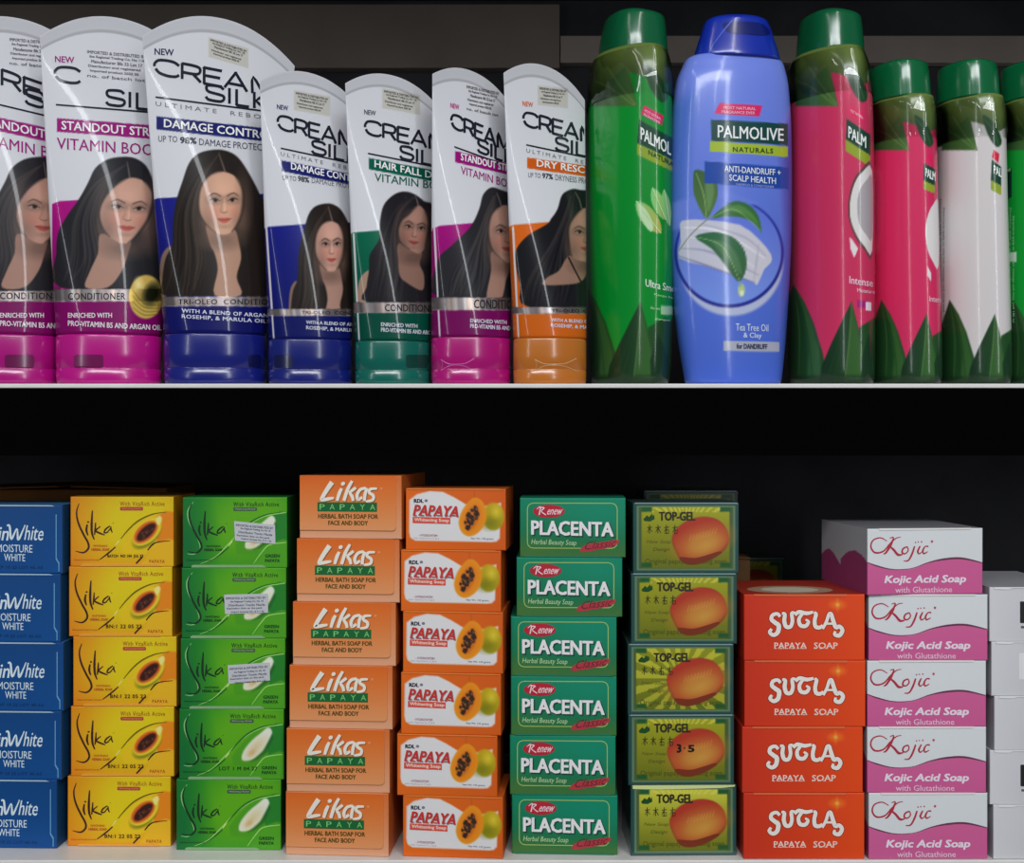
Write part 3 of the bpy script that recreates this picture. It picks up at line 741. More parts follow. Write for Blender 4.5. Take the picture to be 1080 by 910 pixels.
def paint_leafy(X, Y, b):
    """bottle printed with pointed leaves round the foot and a leafy band at the shoulder; b: drawing frame"""
    c = np.array(b['c'], float); P = Paint(X, Y, c)
    f = b['f']                      # maps drawing coordinates (x 0..1 across, y in photo px of the big bottle) to this bottle
    def q(x, y): return (b['xl'] + x * (b['xr'] - b['xl']), b['yb'] - (402 - y) * b['s'])
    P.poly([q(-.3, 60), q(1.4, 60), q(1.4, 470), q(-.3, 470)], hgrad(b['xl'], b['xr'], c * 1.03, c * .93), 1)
    # shoulder: olive leaves seen through the film
    P.poly([q(-.3, 40), q(1.4, 40), q(1.4, 66), q(.95, 88), q(.62, 78), q(.50, 76), q(.60, 112), q(.45, 110), q(0, 108), q(-.3, 106)],
           vgrad(q(0, 62)[1], q(0, 112)[1], (92, 110, 52), (40, 66, 34)), 0.8)
    P.poly([q(.03, 112), q(.25, 86), q(.45, 70), q(.60, 112)], hgrad(b['xl'], b['xr'], (40, 74, 36), (84, 122, 56)), 0.8)
    P.stroke([q(.02, 84), q(.25, 92), q(.56, 111)], 1.0, (110, 130, 70), 0.6, 0.8)
    P.stroke([q(.22, 70), q(.4, 92), q(.58, 110)], .9, (120, 140, 80), 0.6, 0.7)
    P.poly([q(.68, 68), q(.86, 78), q(.98, 100), q(.9, 108), q(.76, 92)], (26, 62, 34), 0.8, smooth=3)
    P.stroke([q(.7, 72), q(.86, 88), q(.93, 105)], 1.0, (60, 100, 60), 0.6, 0.7)
    # foot leaves
    A, B, sh = b['tip']; sh = sh or 0
    def L(pts, c0, c1): P.poly([q(x, y) for x, y in pts], hgrad(q(min(p[0] for p in pts), 0)[0], q(max(p[0] for p in pts), 0)[0], c0, c1), 0.8)
    L([(-.3, 345), (A - .12, 330), (A, 300), (A + .14, 318), (A + .26, 340), (A + .38, 372), (A + .46, 412), (-.3, 412)], LEAF_D, LEAF_M)
    P.poly([q(A + .02, 303), q(A + .14, 330), q(A + .2, 370), q(A + .16, 412), q(A + .36, 412), q(A + .34, 372), q(A + .24, 340), q(A + .13, 318)], LEAF_L, 1.6, .55)
    for dx in (0, .1, .2): P.stroke([q(A + .01, 304), q(A + .08 + dx * .5, 350), q(A + .06 + dx, 410)], [.5, 1.2, .8], (24, 56, 30) if dx else (74, 110, 60), 0.8, .6)
    L([(B + .1, 345), (B + .3, 335), (B + .6, 345), (B + .6, 412), (B, 412)], LEAF_M, LEAF_D)
    L([(B, 318), (B - .12, 338), (B - .26, 362), (B - .38, 385), (B - .44, 412), (B + .2, 412), (B + .16, 372), (B + .07, 340)], (16, 42, 26), LEAF_M)
    P.poly([q(B, 320), q(B - .04, 360), q(B - .1, 412), q(B + .18, 412), q(B + .14, 372), q(B + .06, 340)], LEAF_L, 1.4, .6)
    P.stroke([q(B, 320), q(B - .03, 360), q(B - .1, 410)], [.5, 1.1, .8], (92, 124, 70), 0.7, .7)
    for dx in (-.1, -.2, -.28): P.stroke([q(B - .02, 330), q(B + dx * .7, 370), q(B - .08 + dx, 412)], [.4, 1.0, .7], (34, 66, 40), 0.8, .5)
    L([(B + .22, 352), (B + .12, 380), (B + .14, 412), (B + .4, 412), (B + .34, 375)], LEAF_D, (20, 48, 28))
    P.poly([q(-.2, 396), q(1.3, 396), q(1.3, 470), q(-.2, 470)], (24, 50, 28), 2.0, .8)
    return P

def build_bottle(name, label, group, body, capp, capc, yaw, ratio, power, yc, paint, ink, mat=M_BOTT, wrap=None, capyaw=None, capr=.8, captilt=0.0, cap_p=2.6):
    V, Fc = loft(body, yc, yaw, ratio, power, 300, 1.3)
    base = Vector((0, 0, 0))
    cx = sum((b[1] + b[2]) / 2 for b in body[-1:])
    base = W(cx, 404, yc); base.z = Z_MID
    dz = Z_MID + 0.0002 - V[:, 2].min(); V[:, 2] += dz * np.clip(1 - (V[:, 2] - V[:, 2].min()) / 0.06, 0, 1)
    root = empty('shampoo_bottle', base); tag(root, label, 'shampoo bottle', group)
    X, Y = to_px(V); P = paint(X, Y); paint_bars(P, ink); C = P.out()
    v, f, c = ink.build(ray_mapper(V, Fc, 0.00025), 4.0)
    n = len(V)
    link_mesh('bottle_body', np.vstack([V, v]), Fc + [[i + n for i in q] for q in f], [mat], np.vstack([C, c]), root, None,
              [True] * (len(Fc) - 2) + [False] * 2 + [True] * len(f), base)
    CV, CF = loft(capp, yc, yaw if capyaw is None else capyaw, capr, cap_p, 120, 2.0)
    top = CV[:, 2].max(); bot = CV[:, 2].min()
    CV[:, 2] += captilt * (CV[:, 0] - CV[:, 0].mean()) * ((CV[:, 2] - bot) / (top - bot)) ** 2
    # rings turned round the rim: rounded upper edge is in the measured outline
    cap = link_mesh('cap', CV, CF, [M_CAP], lin(capc), root, None, [True] * (len(CF) - 2) + [False] * 2, base)
    if wrap:
        w = [(y, xl - 1.0, xr + 1.0) for y, xl, xr in wrap]
        WV, WF = loft(w, yc, yaw, ratio, power, 90, 3.5)
        rng = np.random.RandomState(5)
        WF = WF[:-2]
        link_mesh('shrink_sleeve', WV, WF, [M_WRAP], None, root, None, True, base)
    return root, cap, base

def pal_logo(I, x0, y0, x1, sl, h=23, k=1.0, txt='PALMOLIVE'):
    I.rect(x0, y0, x1, y0 + h * k, (18, 62, 48), sl, layer=1)
    I.rect(x0, y0 + h * k, x1, y0 + (h + 12) * k, (140, 165, 40), sl, layer=1)
    I.text(txt, x0 + 5, y0 + 5 * k, x1 + 10 * (len(txt) < 9) - 5 * (len(txt) == 9), y0 + 18 * k, (212, 218, 214), sl, bold=.012, layer=2)
    return I

GB = 'large green capped shampoo bottles'
def frame(xl, xr, yb, s, c, tip): return dict(xl=xl, xr=xr, yb=yb, s=s, c=c, tip=tip, f=None)
# 1 - tall clear green bottle, turned so that its edge faces the viewer
b1 = frame(621, 706, 402, 1.0, (2, 134, 42), (-.05, .64, 0))
def ink1():
    I = Ink()
    I.poly([(679, 111), (700, 122), (698, 132), (676, 120)], (196, 30, 88))
    I.text('MOST NATURAL', 680, 115, 697, 118, (230, 190, 210), .55); I.text('FRAGRANCE EVER', 679, 119, 696, 122, (230, 190, 210), .55)
    I.poly([(674, 126), (712, 147), (712, 170), (672, 151)], (16, 62, 44))
    I.poly([(672, 151), (712, 170), (712, 182), (672, 163)], (128, 150, 40))
    I.text('PALMOL', 676, 134, 707, 147, (212, 220, 214), .55, bold=.015)
    I.text('NATURALS', 684, 158, 716, 163, (40, 70, 30), .5, bold=.02)
    for i, (tip, base, w) in enumerate([((671, 212), (697, 246), 15), ((688, 198), (702, 232), 12), ((700, 200), (706, 238), 8)]):
        t, b = np.array(tip, float), np.array(base, float); ax = b - t; L = np.hypot(*ax); n = np.array([-ax[1], ax[0]]) / L
        I.poly([t, t + ax * .3 + n * w * .5, t + ax * .7 + n * w * .5, b, t + ax * .7 - n * w * .5, t + ax * .3 - n * w * .5],
               lambda X, Y, a=tip[0]: np.array([120, 185, 110.]) + (X - a)[:, None] * np.array([1.5, -1.0, -1.5]), smooth=3, layer=1)
        I.stroke([t, (t + b) / 2, b], .7, (190, 215, 170), layer=3 + i)
    I.poly([(672, 214), (682, 222), (689, 238), (686, 244), (677, 232)], (176, 205, 160), smooth=3, layer=1)
    I.text('Ultra Smooth', 681, 294, 722, 302, (205, 225, 205), .22, bold=.01)
    I.text('Keeps hair soft', 690, 309, 722, 312, (170, 215, 170), .2)
    I.rect(697, 322, 712, 331, (150, 190, 150), .1); I.text('Aloe vera', 686, 323, 696, 326, (170, 215, 170), .1)
    I.text('shampoo', 691, 335, 706, 338, (170, 215, 170), .1)
    return I
build_bottle('shampoo_bottle', 'tall bright green shampoo bottle with dark green cap and leaf printed foot', None,
    [(60, 628, 698), (64, 625, 702), (85, 622, 706), (130, 621, 707), (200, 620, 708), (260, 620, 708), (330, 621, 707), (385, 623, 705), (399, 625, 703), (402.5, 628, 700)],
    [(17.5, 646, 690), (19, 641, 696), (24, 638, 700), (45, 633, 702), (60, 632, 703), (64, 632, 703)], (10, 84, 50),
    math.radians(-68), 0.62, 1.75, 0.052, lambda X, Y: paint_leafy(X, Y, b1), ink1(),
    wrap=[(61, 631, 699), (66, 625, 702), (85, 622, 706), (112, 621, 707)], captilt=-.05)

# 2 - blue bottle, front label towards the viewer
def paint_blue(X, Y):
    P = Paint(X, Y, (92, 116, 200))
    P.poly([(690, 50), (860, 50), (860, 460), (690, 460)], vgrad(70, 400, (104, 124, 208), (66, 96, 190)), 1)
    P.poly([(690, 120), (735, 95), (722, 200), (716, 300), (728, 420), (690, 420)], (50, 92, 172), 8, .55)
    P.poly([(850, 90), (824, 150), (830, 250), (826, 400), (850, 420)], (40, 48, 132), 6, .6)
    cx, cy, r = 769, 268, 56
    P.ell(cx + 2, cy + 8, 55, 57, (178, 184, 205), soft=.03, alpha=.9)
    P.ell(cx, cy - 1, r + 1.5, r + 1.5, (26, 34, 128), soft=.02)
    P.ell(cx, cy - 2, r - 1, r - 1, vgrad(210, 325, (84, 104, 200), (112, 140, 214)), soft=.02)
    P.poly([(690, 180), (770, 180), (712, 300), (690, 300)], (84, 110, 200), 2, .0)
    P.poly([(746, 232), (700, 246), (708, 214), (760, 200), (800, 214)], (96, 118, 204), 2, .95)
    P.poly([(717, 236), (724, 232), (745, 232), (780, 237), (800, 252), (813, 268), (813, 277), (806, 284), (799, 300), (795, 298), (775, 290), (742, 280), (716, 272), (718, 255)],
           hgrad(716, 813, (178, 180, 196), (192, 190, 200)), 0.8, smooth=2)
    for pts, c, a in [([(722, 240), (760, 244), (806, 272)], (228, 226, 230), .8), ([(718, 262), (750, 266), (800, 290)], (128, 128, 158), .7), ([(740, 236), (785, 250), (808, 270)], (140, 140, 164), .6),
                      ([(726, 250), (756, 256), (796, 282)], (226, 224, 230), .6), ([(716, 270), (745, 280), (796, 298)], (96, 96, 130), .7), ([(800, 258), (798, 275), (795, 296)], (150, 150, 170), .6)]:
        P.stroke(pts, [.6, 2.2, .6], c, 1.0, a)
    def lf(o, hi, c0, c1, vein):
        P.poly(o, vgrad(min(p[1] for p in o), max(p[1] for p in o), c0, c1), 0.7, smooth=3)
        P.poly(hi, np.array(c1) + 34, 1.4, .6, smooth=3); P.stroke(vein, [.5, 1, .5], (150, 180, 110), 0.6, .8)
    P.stroke([(716, 264), (730, 246), (748, 230), (762, 222)], [1.2, 1.4, 1.0], (126, 134, 110), 0.5)
    lf([(733, 179), (745, 182), (755, 190), (757, 206), (751, 222), (745, 230), (738, 220), (732, 205), (731, 190)], [(744, 188), (753, 196), (751, 214), (746, 222)], (52, 88, 48), (74, 110, 56), [(734, 182), (742, 205), (745, 229)])
    lf([(751, 230), (762, 219), (775, 212), (790, 216), (800, 228), (803, 245), (796, 236), (784, 230), (768, 228)], [(765, 221), (780, 216), (794, 226), (800, 238), (786, 226)], (40, 96, 52), (60, 108, 40), [(752, 229), (775, 221), (802, 243)])
    lf([(733, 250), (748, 245), (762, 246), (776, 252), (786, 266), (787, 284), (780, 297), (772, 290), (762, 276), (750, 262)], [(750, 254), (766, 256), (778, 270), (782, 290), (768, 274)], (44, 98, 64), (50, 92, 52), [(734, 250), (762, 260), (780, 296)])
    P.ell(782, 306, 3.6, 7, (170, 190, 130), soft=.2); P.ell(782.5, 309, 1.8, 3, (215, 225, 190), soft=.4)
    P.stroke([(780, 297), (781.5, 302)], 1.4, (150, 170, 120), .5)
    return P
def ink2():
    I = Ink()
    I.poly([(759, 108.5), (804, 111), (801, 122.5), (753, 120)], (200, 34, 92), layer=1)
    I.text('MOST NATURAL', 763, 112, 797, 115, (228, 186, 208), .04); I.text('FRAGRANCE EVER', 761, 116.5, 796, 119.5, (228, 186, 208), .04)
    I.rect(750, 126, 831, 148.5, (18, 62, 58), .055); I.rect(749, 148.5, 831, 159.5, (150, 172, 44), .075)
    I.text('PALMOLIVE', 757, 132, 826, 145, (214, 220, 220), .055, bold=.012)
    I.text('NATURALS', 773, 155, 815, 160, (40, 70, 40), .04, bold=.02, space=1.2)
    I.rect(743, 170, 832, 193, (24, 66, 150), .075)
    I.text('ANTI-DANDRUFF +', 764, 174.5, 823, 181, (205, 212, 232), .075, bold=.012); I.text('SCALP HEALTH', 769, 184, 818, 190.5, (205, 212, 232), .075, bold=.012)
    I.text('SHAMPOO & CONDITIONER', 776, 193, 816, 195.4, (150, 165, 215), .075)
    I.text('Tea Tree Oil', 776, 341, 810, 348.5, (196, 206, 236), .03, bold=.006); I.text('& Clay', 784, 350.5, 803, 357.5, (196, 206, 236), .03, bold=.006)
    I.rect(763, 359.5, 822, 370, (158, 162, 178), .02); I.text('for DANDRUFF', 777, 362.3, 809, 367.5, (60, 60, 84), .02, bold=.03)
    return I
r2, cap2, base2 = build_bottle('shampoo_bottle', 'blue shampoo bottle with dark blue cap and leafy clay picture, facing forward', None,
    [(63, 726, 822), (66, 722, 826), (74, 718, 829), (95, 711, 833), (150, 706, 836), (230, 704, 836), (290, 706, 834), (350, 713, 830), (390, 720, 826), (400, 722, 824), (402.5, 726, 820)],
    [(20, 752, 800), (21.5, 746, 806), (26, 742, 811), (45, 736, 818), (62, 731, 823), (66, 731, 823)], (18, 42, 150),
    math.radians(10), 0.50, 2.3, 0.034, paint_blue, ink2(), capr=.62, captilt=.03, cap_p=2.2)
# thumb lip of the blue cap, its shade painted as a flat dark patch
mp2 = ray_mapper(np.array([tuple(Vector(v.co) + base2) for v in cap2.data.vertices]), [list(p.vertices) for p in cap2.data.polygons], .0003)
J = Ink(); J.poly([(764, 24), (800, 24), (812, 34), (806, 37.5), (785, 36), (768, 34)], (10, 24, 96), smooth=3)
v, f, c = J.build(mp2, 3.0); link_mesh('thumb_notch_shade', v, f, [M_CAP], c, cap2, None, True, base2)
J = Ink(); J.stroke([(772, 22), (762, 34), (752, 48), (744, 64)], [1.2, 1.0, .8], (70, 100, 190))  # highlight along the lid's edge, painted as a lighter line
v, f, c = J.build(mp2, 3.0); link_mesh('lid_edge_highlight', v, f, [M_CAP], c, cap2, None, True, base2)

# 3 - tall pink bottle
b3 = frame(835, 917, 402, 1.0, (198, 48, 90), (.02, .77, 0))
def ink3():
    I = Ink()
    I.poly([(896, 110), (911, 120), (911, 130), (893, 119)], (206, 28, 84)); I.text('MOST NATURAL', 897, 115, 910, 118, (232, 190, 205), .6)
    I.poly([(893, 125), (918, 142), (918, 164), (892, 147)], (16, 60, 44)); I.poly([(892, 147), (918, 164), (918, 176), (892, 159)], (134, 152, 40))
    I.text('PALM', 895, 133, 913, 145, (212, 220, 214), .62, bold=.015)
    I.poly([(909, 178), (900, 190), (895, 210), (895, 230), (902, 250), (912, 264), (920, 268), (920, 176)], (90, 60, 62), smooth=3, layer=1)
    I.poly([(910, 181), (902, 192), (897, 210), (897, 230), (903, 247), (912, 260), (920, 264), (920, 180)], (206, 202, 200), smooth=3, layer=1)
    I.poly([(914, 190), (907, 200), (904, 215), (906, 235), (914, 248), (920, 250), (920, 188)], (158, 152, 156), smooth=3, layer=1)
    I.poly([(896, 250), (899, 253), (905, 262), (901, 272), (897, 262)], (214, 206, 206), layer=1)
    I.text('Intense', 896, 291, 920, 299, (226, 190, 205), .15, bold=.01); I.text('Moisture', 904, 304, 922, 308, (226, 190, 205), .1)
    I.rect(904, 316, 914, 324, (150, 20, 110), .1); I.rect(913, 318, 919, 327, (214, 200, 210), .1)
    return I
build_bottle('shampoo_bottle', 'tall pink shampoo bottle with dark green cap and coconut picture', None,
    [(60, 840, 902), (64, 837, 906), (85, 834, 911), (130, 833, 914), (200, 833, 915), (260, 834, 915.5), (330, 835, 916), (385, 836, 916), (399, 838, 915), (402.5, 842, 913)],
    [(17, 856, 896), (18.5, 850, 902), (24, 846, 905), (45, 843, 907), (58, 842, 908), (61, 842, 908)], (10, 84, 50),
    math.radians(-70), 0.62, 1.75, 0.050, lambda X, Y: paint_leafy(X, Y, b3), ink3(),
    wrap=[(61, 842, 903), (66, 837, 906), (85, 834, 911), (110, 834, 913)], captilt=-.06)

# 4, 5, 6 - smaller bottles
def small_bottle(x, c, label, inkf, xr=None, tip=(.17, .87, 0)):
    b = frame(x, x + 68 if xr is None else xr, 402, 0.84, c, tip)
    def pt(X, Y):
        P = paint_leafy(X, Y, b)
        return P
    build_bottle('shampoo_bottle', label, 'small green capped shampoo bottles at the right end',
        [(107, x + 4, x + 58), (110, x + 2, x + 61), (128, x + 1, x + 63), (170, x + 1, x + 64), (220, x + 1, x + 65), (300, x + 1, x + 67), (380, x + 2, x + 69), (399, x + 4, x + 68), (402.5, x + 8, x + 64)],
        [(68.5, x + 12, x + 50), (69.5, x + 6, x + 54), (73, x + 3, x + 57), (90, x + 1, x + 59), (105, x + 1, x + 60), (108.5, x + 1, x + 60)], (8, 92, 52),
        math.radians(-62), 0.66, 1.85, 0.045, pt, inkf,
        wrap=[(109, x + 5, x + 57), (113, x + 2, x + 61), (128, x + 1, x + 63), (152, x + 1, x + 64)])
def side_text(I, x, c, y0=190, y1=380, n=3):
    for r in range(n):
        v, f = glyphs('Directions apply to wet hair massage and rinse well 180 ml', .01)
        px = x + r * 3.4 + v[:, 1] * 2.6; py = y0 + r * 9 + v[:, 0] * (y1 - y0 - 14 * r)
        I.items.append((np.stack([px, py], 1), f, c, 2))
def ink4():
    I = Ink()
    I.poly([(979, 160), (984, 166), (984, 174), (977, 168)], (206, 28, 84)); I.poly([(974, 172), (986, 178), (986, 196), (974, 190)], (16, 60, 44))
    I.poly([(974, 190), (986, 196), (986, 204), (974, 199)], (134, 152, 40)); I.text('PALM', 976, 177, 986, 186, (212, 220, 214), .5, bold=.015)
    I.poly([(984, 216), (979, 226), (976, 242), (978, 262), (984, 276), (990, 280), (990, 214)], (206, 202, 200), smooth=3)
    I.poly([(978, 280), (982, 288), (982, 297), (978, 290)], (214, 206, 206)); I.text('Intense', 980, 312, 996, 318, (226, 190, 205), .1)
    side_text(I, 918, (220, 150, 170), 180, 300, 2); return I
def ink5():
    I = Ink()
    I.poly([(1048, 158), (1054, 162), (1053, 172), (1046, 166)], (196, 30, 60)); I.poly([(1046, 168), (1056, 176), (1056, 196), (1045, 190)], (16, 60, 44))
    I.poly([(1045, 190), (1056, 196), (1056, 206), (1045, 200)], (134, 152, 40)); I.text('PAL', 1048, 174, 1056, 183, (212, 220, 214), .5, bold=.015)
    side_text(I, 991, (110, 110, 112), 210, 350, 2); return I
def ink6():
    I = Ink(); I.poly([(1056, 185), (1067, 178), (1067, 208), (1056, 214)], (14, 50, 40))
    I.text('SHAMPOO', 1057, 181, 1066, 184, (190, 200, 170), -.4, bold=.02); I.rect(1064, 266, 1072, 276, (200, 210, 200))
    side_text(I, 1061, (150, 210, 160), 210, 350, 3); return I
small_bottle(918, (206, 44, 92), 'small pink shampoo bottle with green cap, right of the tall pink one', ink4())
small_bottle(990, (205, 200, 200), 'small white shampoo bottle with green cap and leaf printed foot', ink5())
small_bottle(1057, (2, 140, 44), 'small green shampoo bottle cut off by the right edge of the photo', ink6())
# ------------------------------------------------------------------ soap cartons of the lower shelf
S = 1.0 / 1500.0          # metres per print pixel
def coords(n, L, r=1.0):
    return np.concatenate([[0, .3 * r, .7 * r], np.linspace(r, L - r, n), [L - .7 * r, L - .3 * r, L]])
def carton_mesh(Wp, Hp, dep, paint, side, top, ink, mat, bulge=0.5, sidefn=None, seed=0):
    """front at y = 0, box reaches back to y = dep (metres); x centred, z from 0; print pixels (0..Wp, 0..Hp, y down)"""
    xs, ys = coords(int(Wp * .95), Wp), coords(int(Hp * .95), Hp)
    gx, gy = np.meshgrid(xs, ys); X, Y = gx.ravel(), gy.ravel()
    d = np.minimum.reduce([X, Wp - X, Y, Hp - Y]); r = 1.0
    back = np.where(d < r, r - np.sqrt(np.maximum(r * r - (r - d) ** 2, 0)), 0) * S
    rs = np.random.RandomState(seed)
    bul = bulge * S * np.sin(np.pi * X / Wp) * np.sin(np.pi * Y / Hp)
    def pos(X, Y, b): return np.stack([(X - Wp / 2) * S, b, (Hp - Y) * S], 1)
    V = pos(X, Y, back - bul); P = Paint(X, Y); paint(P); C = P.out()
    nx, ny = len(xs), len(ys)
    Fc = [[i * nx + j, (i + 1) * nx + j, (i + 1) * nx + j + 1, i * nx + j + 1] for i in range(ny - 1) for j in range(nx - 1)]
    smooth = [True] * len(Fc)
    off = len(V); Vs, Cs = [V], [C]
    w, h, e = Wp * S / 2, Hp * S, r * S
    m = 60 if sidefn is s_koj or top is t_sut else 10
    def face(o, u, v, fn):
        nonlocal off
        g = np.array([[np.array(o) + np.array(u) * a / m + np.array(v) * b / m for a in range(m + 1)] for b in range(m + 1)]).reshape(-1, 3)
        uu = np.tile(np.arange(m + 1) / m, m + 1); vv = np.repeat(np.arange(m + 1) / m, m + 1)
        c = lin(np.clip(fn(uu, vv), 0, 255)) if callable(fn) else np.tile(lin(fn), (len(g), 1))
        Vs.append(g); Cs.append(c)
        for b in range(m):
            for a in range(m):
                q = off + b * (m + 1) + a
                Fc.append([q, q + 1, q + m + 2, q + m + 1]); smooth.append(False)
        off += len(g)
    sf = sidefn or side
    face((w, e, 0), (0, dep - e, 0), (0, 0, h), sf)          # right
    face((-w, dep, 0), (0, e - dep, 0), (0, 0, h), sf)       # left (u runs towards the front)
    face((-w, e, h), (2 * w, 0, 0), (0, dep - e, 0), top)    # top
    face((-w, dep, 0), (2 * w, 0, 0), (0, e - dep, 0), side) # bottom
    face((w, dep, 0), (-2 * w, 0, 0), (0, 0, h), side)       # back
    def mp(v, layer):
        x, y = v[:, 0], v[:, 1]
        b = -bulge * S * np.sin(np.pi * np.clip(x / Wp, 0, 1)) * np.sin(np.pi * np.clip(y / Hp, 0, 1)) - (0.00008 + 0.00005 * layer)
        dd = np.minimum.reduce([x, Wp - x, y, Hp - y])
        return pos(x, y, b), (dd > -0.2)
    iv, ifc, ic = ink.build(mp, 8.0)
    V = np.vstack(Vs + [iv]); C = np.vstack(Cs + [ic])
    Fc += [[i + off for i in q] for q in ifc]; smooth += [False] * len(ifc)
    return V, Fc, C, smooth

def strip_mesh(parts, Hp, Wp):
    """thin card flap: list of (outline in print px, thickness px, colour)"""
    V, Fc, C = [], [], []
    for pts, th, c in parts:
        o = len(V); n = len(pts)
        for dz in (-th - .55, .35):
            for x, y in pts: V.append(((x - Wp / 2) * S, dz * S, (Hp - y) * S)); C.append(lin(c))
        Fc.append([o + i for i in range(n)]); Fc.append([o + n + i for i in range(n)][::-1])
        for i in range(n):
            j = (i + 1) % n; Fc.append([o + i, o + n + i, o + n + j, o + j])
    return V, Fc, np.array(C)

def sw(I, pts, w, c, layer=2, n=6): I.stroke(pts, w, c, n=n, layer=layer)

# --- blue whitening soap: 120 x 72
def p_blue(P):
    P.poly([(-5, -5), (125, -5), (125, 80), (-5, 80)], vgrad(0, 72, (0, 60, 116), (2, 68, 130)), 1)
def i_blue():
    I = Ink(); fx = lambda v: v - np.array([13.5, 0]); w = (196, 212, 226)
    I.text('Skin', 46, 22, 74, 37, w, .02, slant=.18, bold=.012)
    # swinging capital W with a hooked stroke, then hite
    sw(I, [(73, 22), (76, 22.5), (78, 36), (84, 25), (85.5, 36.5), (91, 26), (93, 21)], [1.6, 2.2, 2.4, 1.2, 2.6, 1.4, 1.0], w)
    I.text('hite', 92, 21.5, 112, 37, w, .03, slant=.18, bold=.006)
    I.text('MOISTURE', 62, 41.5, 101, 49.5, w, .02, bold=.004); I.text('WHITE', 70, 51.5, 93, 59, w, .02, bold=.004)
    I.text('EXP 10 22 LOT 40 A5', 60, 64, 112, 67, (4, 44, 92), .01, bold=.02)
    return I.shift(fx)
# --- papaya yellow / green whitening herbal soap: 116 x 73
def p_silk(green):
    def f(P):
        if green:
            a, b, mid = (8, 112, 34), (30, 120, 30), (86, 158, 14)
        else:
            a, b, mid = (204, 126, 10), (210, 112, 12), (206, 186, 12)
        P.poly([(-5, -5), (120, -5), (120, 80), (-5, 80)], vgrad(0, 75, a, b), 1)
        P.ell(70, 30, 56, 44, mid, rot=-25, soft=.55, alpha=.95)
        P.ell(88, 12, 40, 20, mid, soft=.7, alpha=.7)
        if green: P.ell(4, 50, 22, 44, (0, 92, 48), soft=.8, alpha=.8)
        # field right of the curve
        P.poly([(64, 42), (72, 33), (80, 26), (92, 19), (106, 17), (118, 16), (118, 46), (104, 47), (92, 52), (84, 60), (60, 60), (58, 50)], (66, 142, 24) if green else (214, 178, 20), 1.2, .9)
        P.poly([(96, 21), (118, 16), (118, 46), (106, 47), (98, 48)], (28, 116, 36) if green else (212, 120, 14), 1.0, .95, smooth=2)
        P.poly([(118, 46), (102, 47), (92, 54), (84, 66), (78, 76), (118, 76)], (70, 148, 26) if green else (214, 166, 26), 1.0, .95, smooth=2)
        cx, cy = 86, 37
        if green:
            P.poly([(69, 53), (71, 44), (80, 33), (90, 25), (97, 19.5), (101, 21), (102, 26), (98, 34), (92, 44), (84, 51), (76, 54)], (210, 214, 196), .8, smooth=3)
            P.ell(84, 41, 12, 5, (200, 180, 130), rot=-45, soft=.8, alpha=.8)
            P.ell(80, 46, 4, 2.4, (190, 150, 90), rot=-40, soft=.8, alpha=.7)
            P.poly([(102, 26), (104, 30), (96, 46), (86, 53), (78, 55.5), (84, 51), (92, 44), (98, 34)], (24, 84, 30), 1.2, .7)
        else:
            P.ell(cx, cy + 3, 18.5, 10.5, (92, 104, 12), rot=-40, soft=.15, alpha=.9)
            P.ell(cx, cy, 19, 11, (216, 190, 40), rot=-38, soft=.08)
            P.ell(cx - 1, cy, 15.5, 8.6, (198, 84, 22), rot=-38, soft=.12)
            P.ell(cx - .5, cy, 13, 5.6, (48, 18, 10), rot=-40, soft=.12)
            for j in range(14):
                r = random.Random(j); a = r.uniform(-10, 10); b = r.uniform(-3, 3)
                t = math.radians(-40); P.ell(cx + a * math.cos(t) - b * math.sin(t), cy + a * math.sin(t) + b * math.cos(t), .9, .8, (120, 66, 44), soft=.5, alpha=.7)
            P.poly([(96, 23), (101, 20), (103, 24), (99, 30)], (222, 212, 120), .8, smooth=3)
    return f
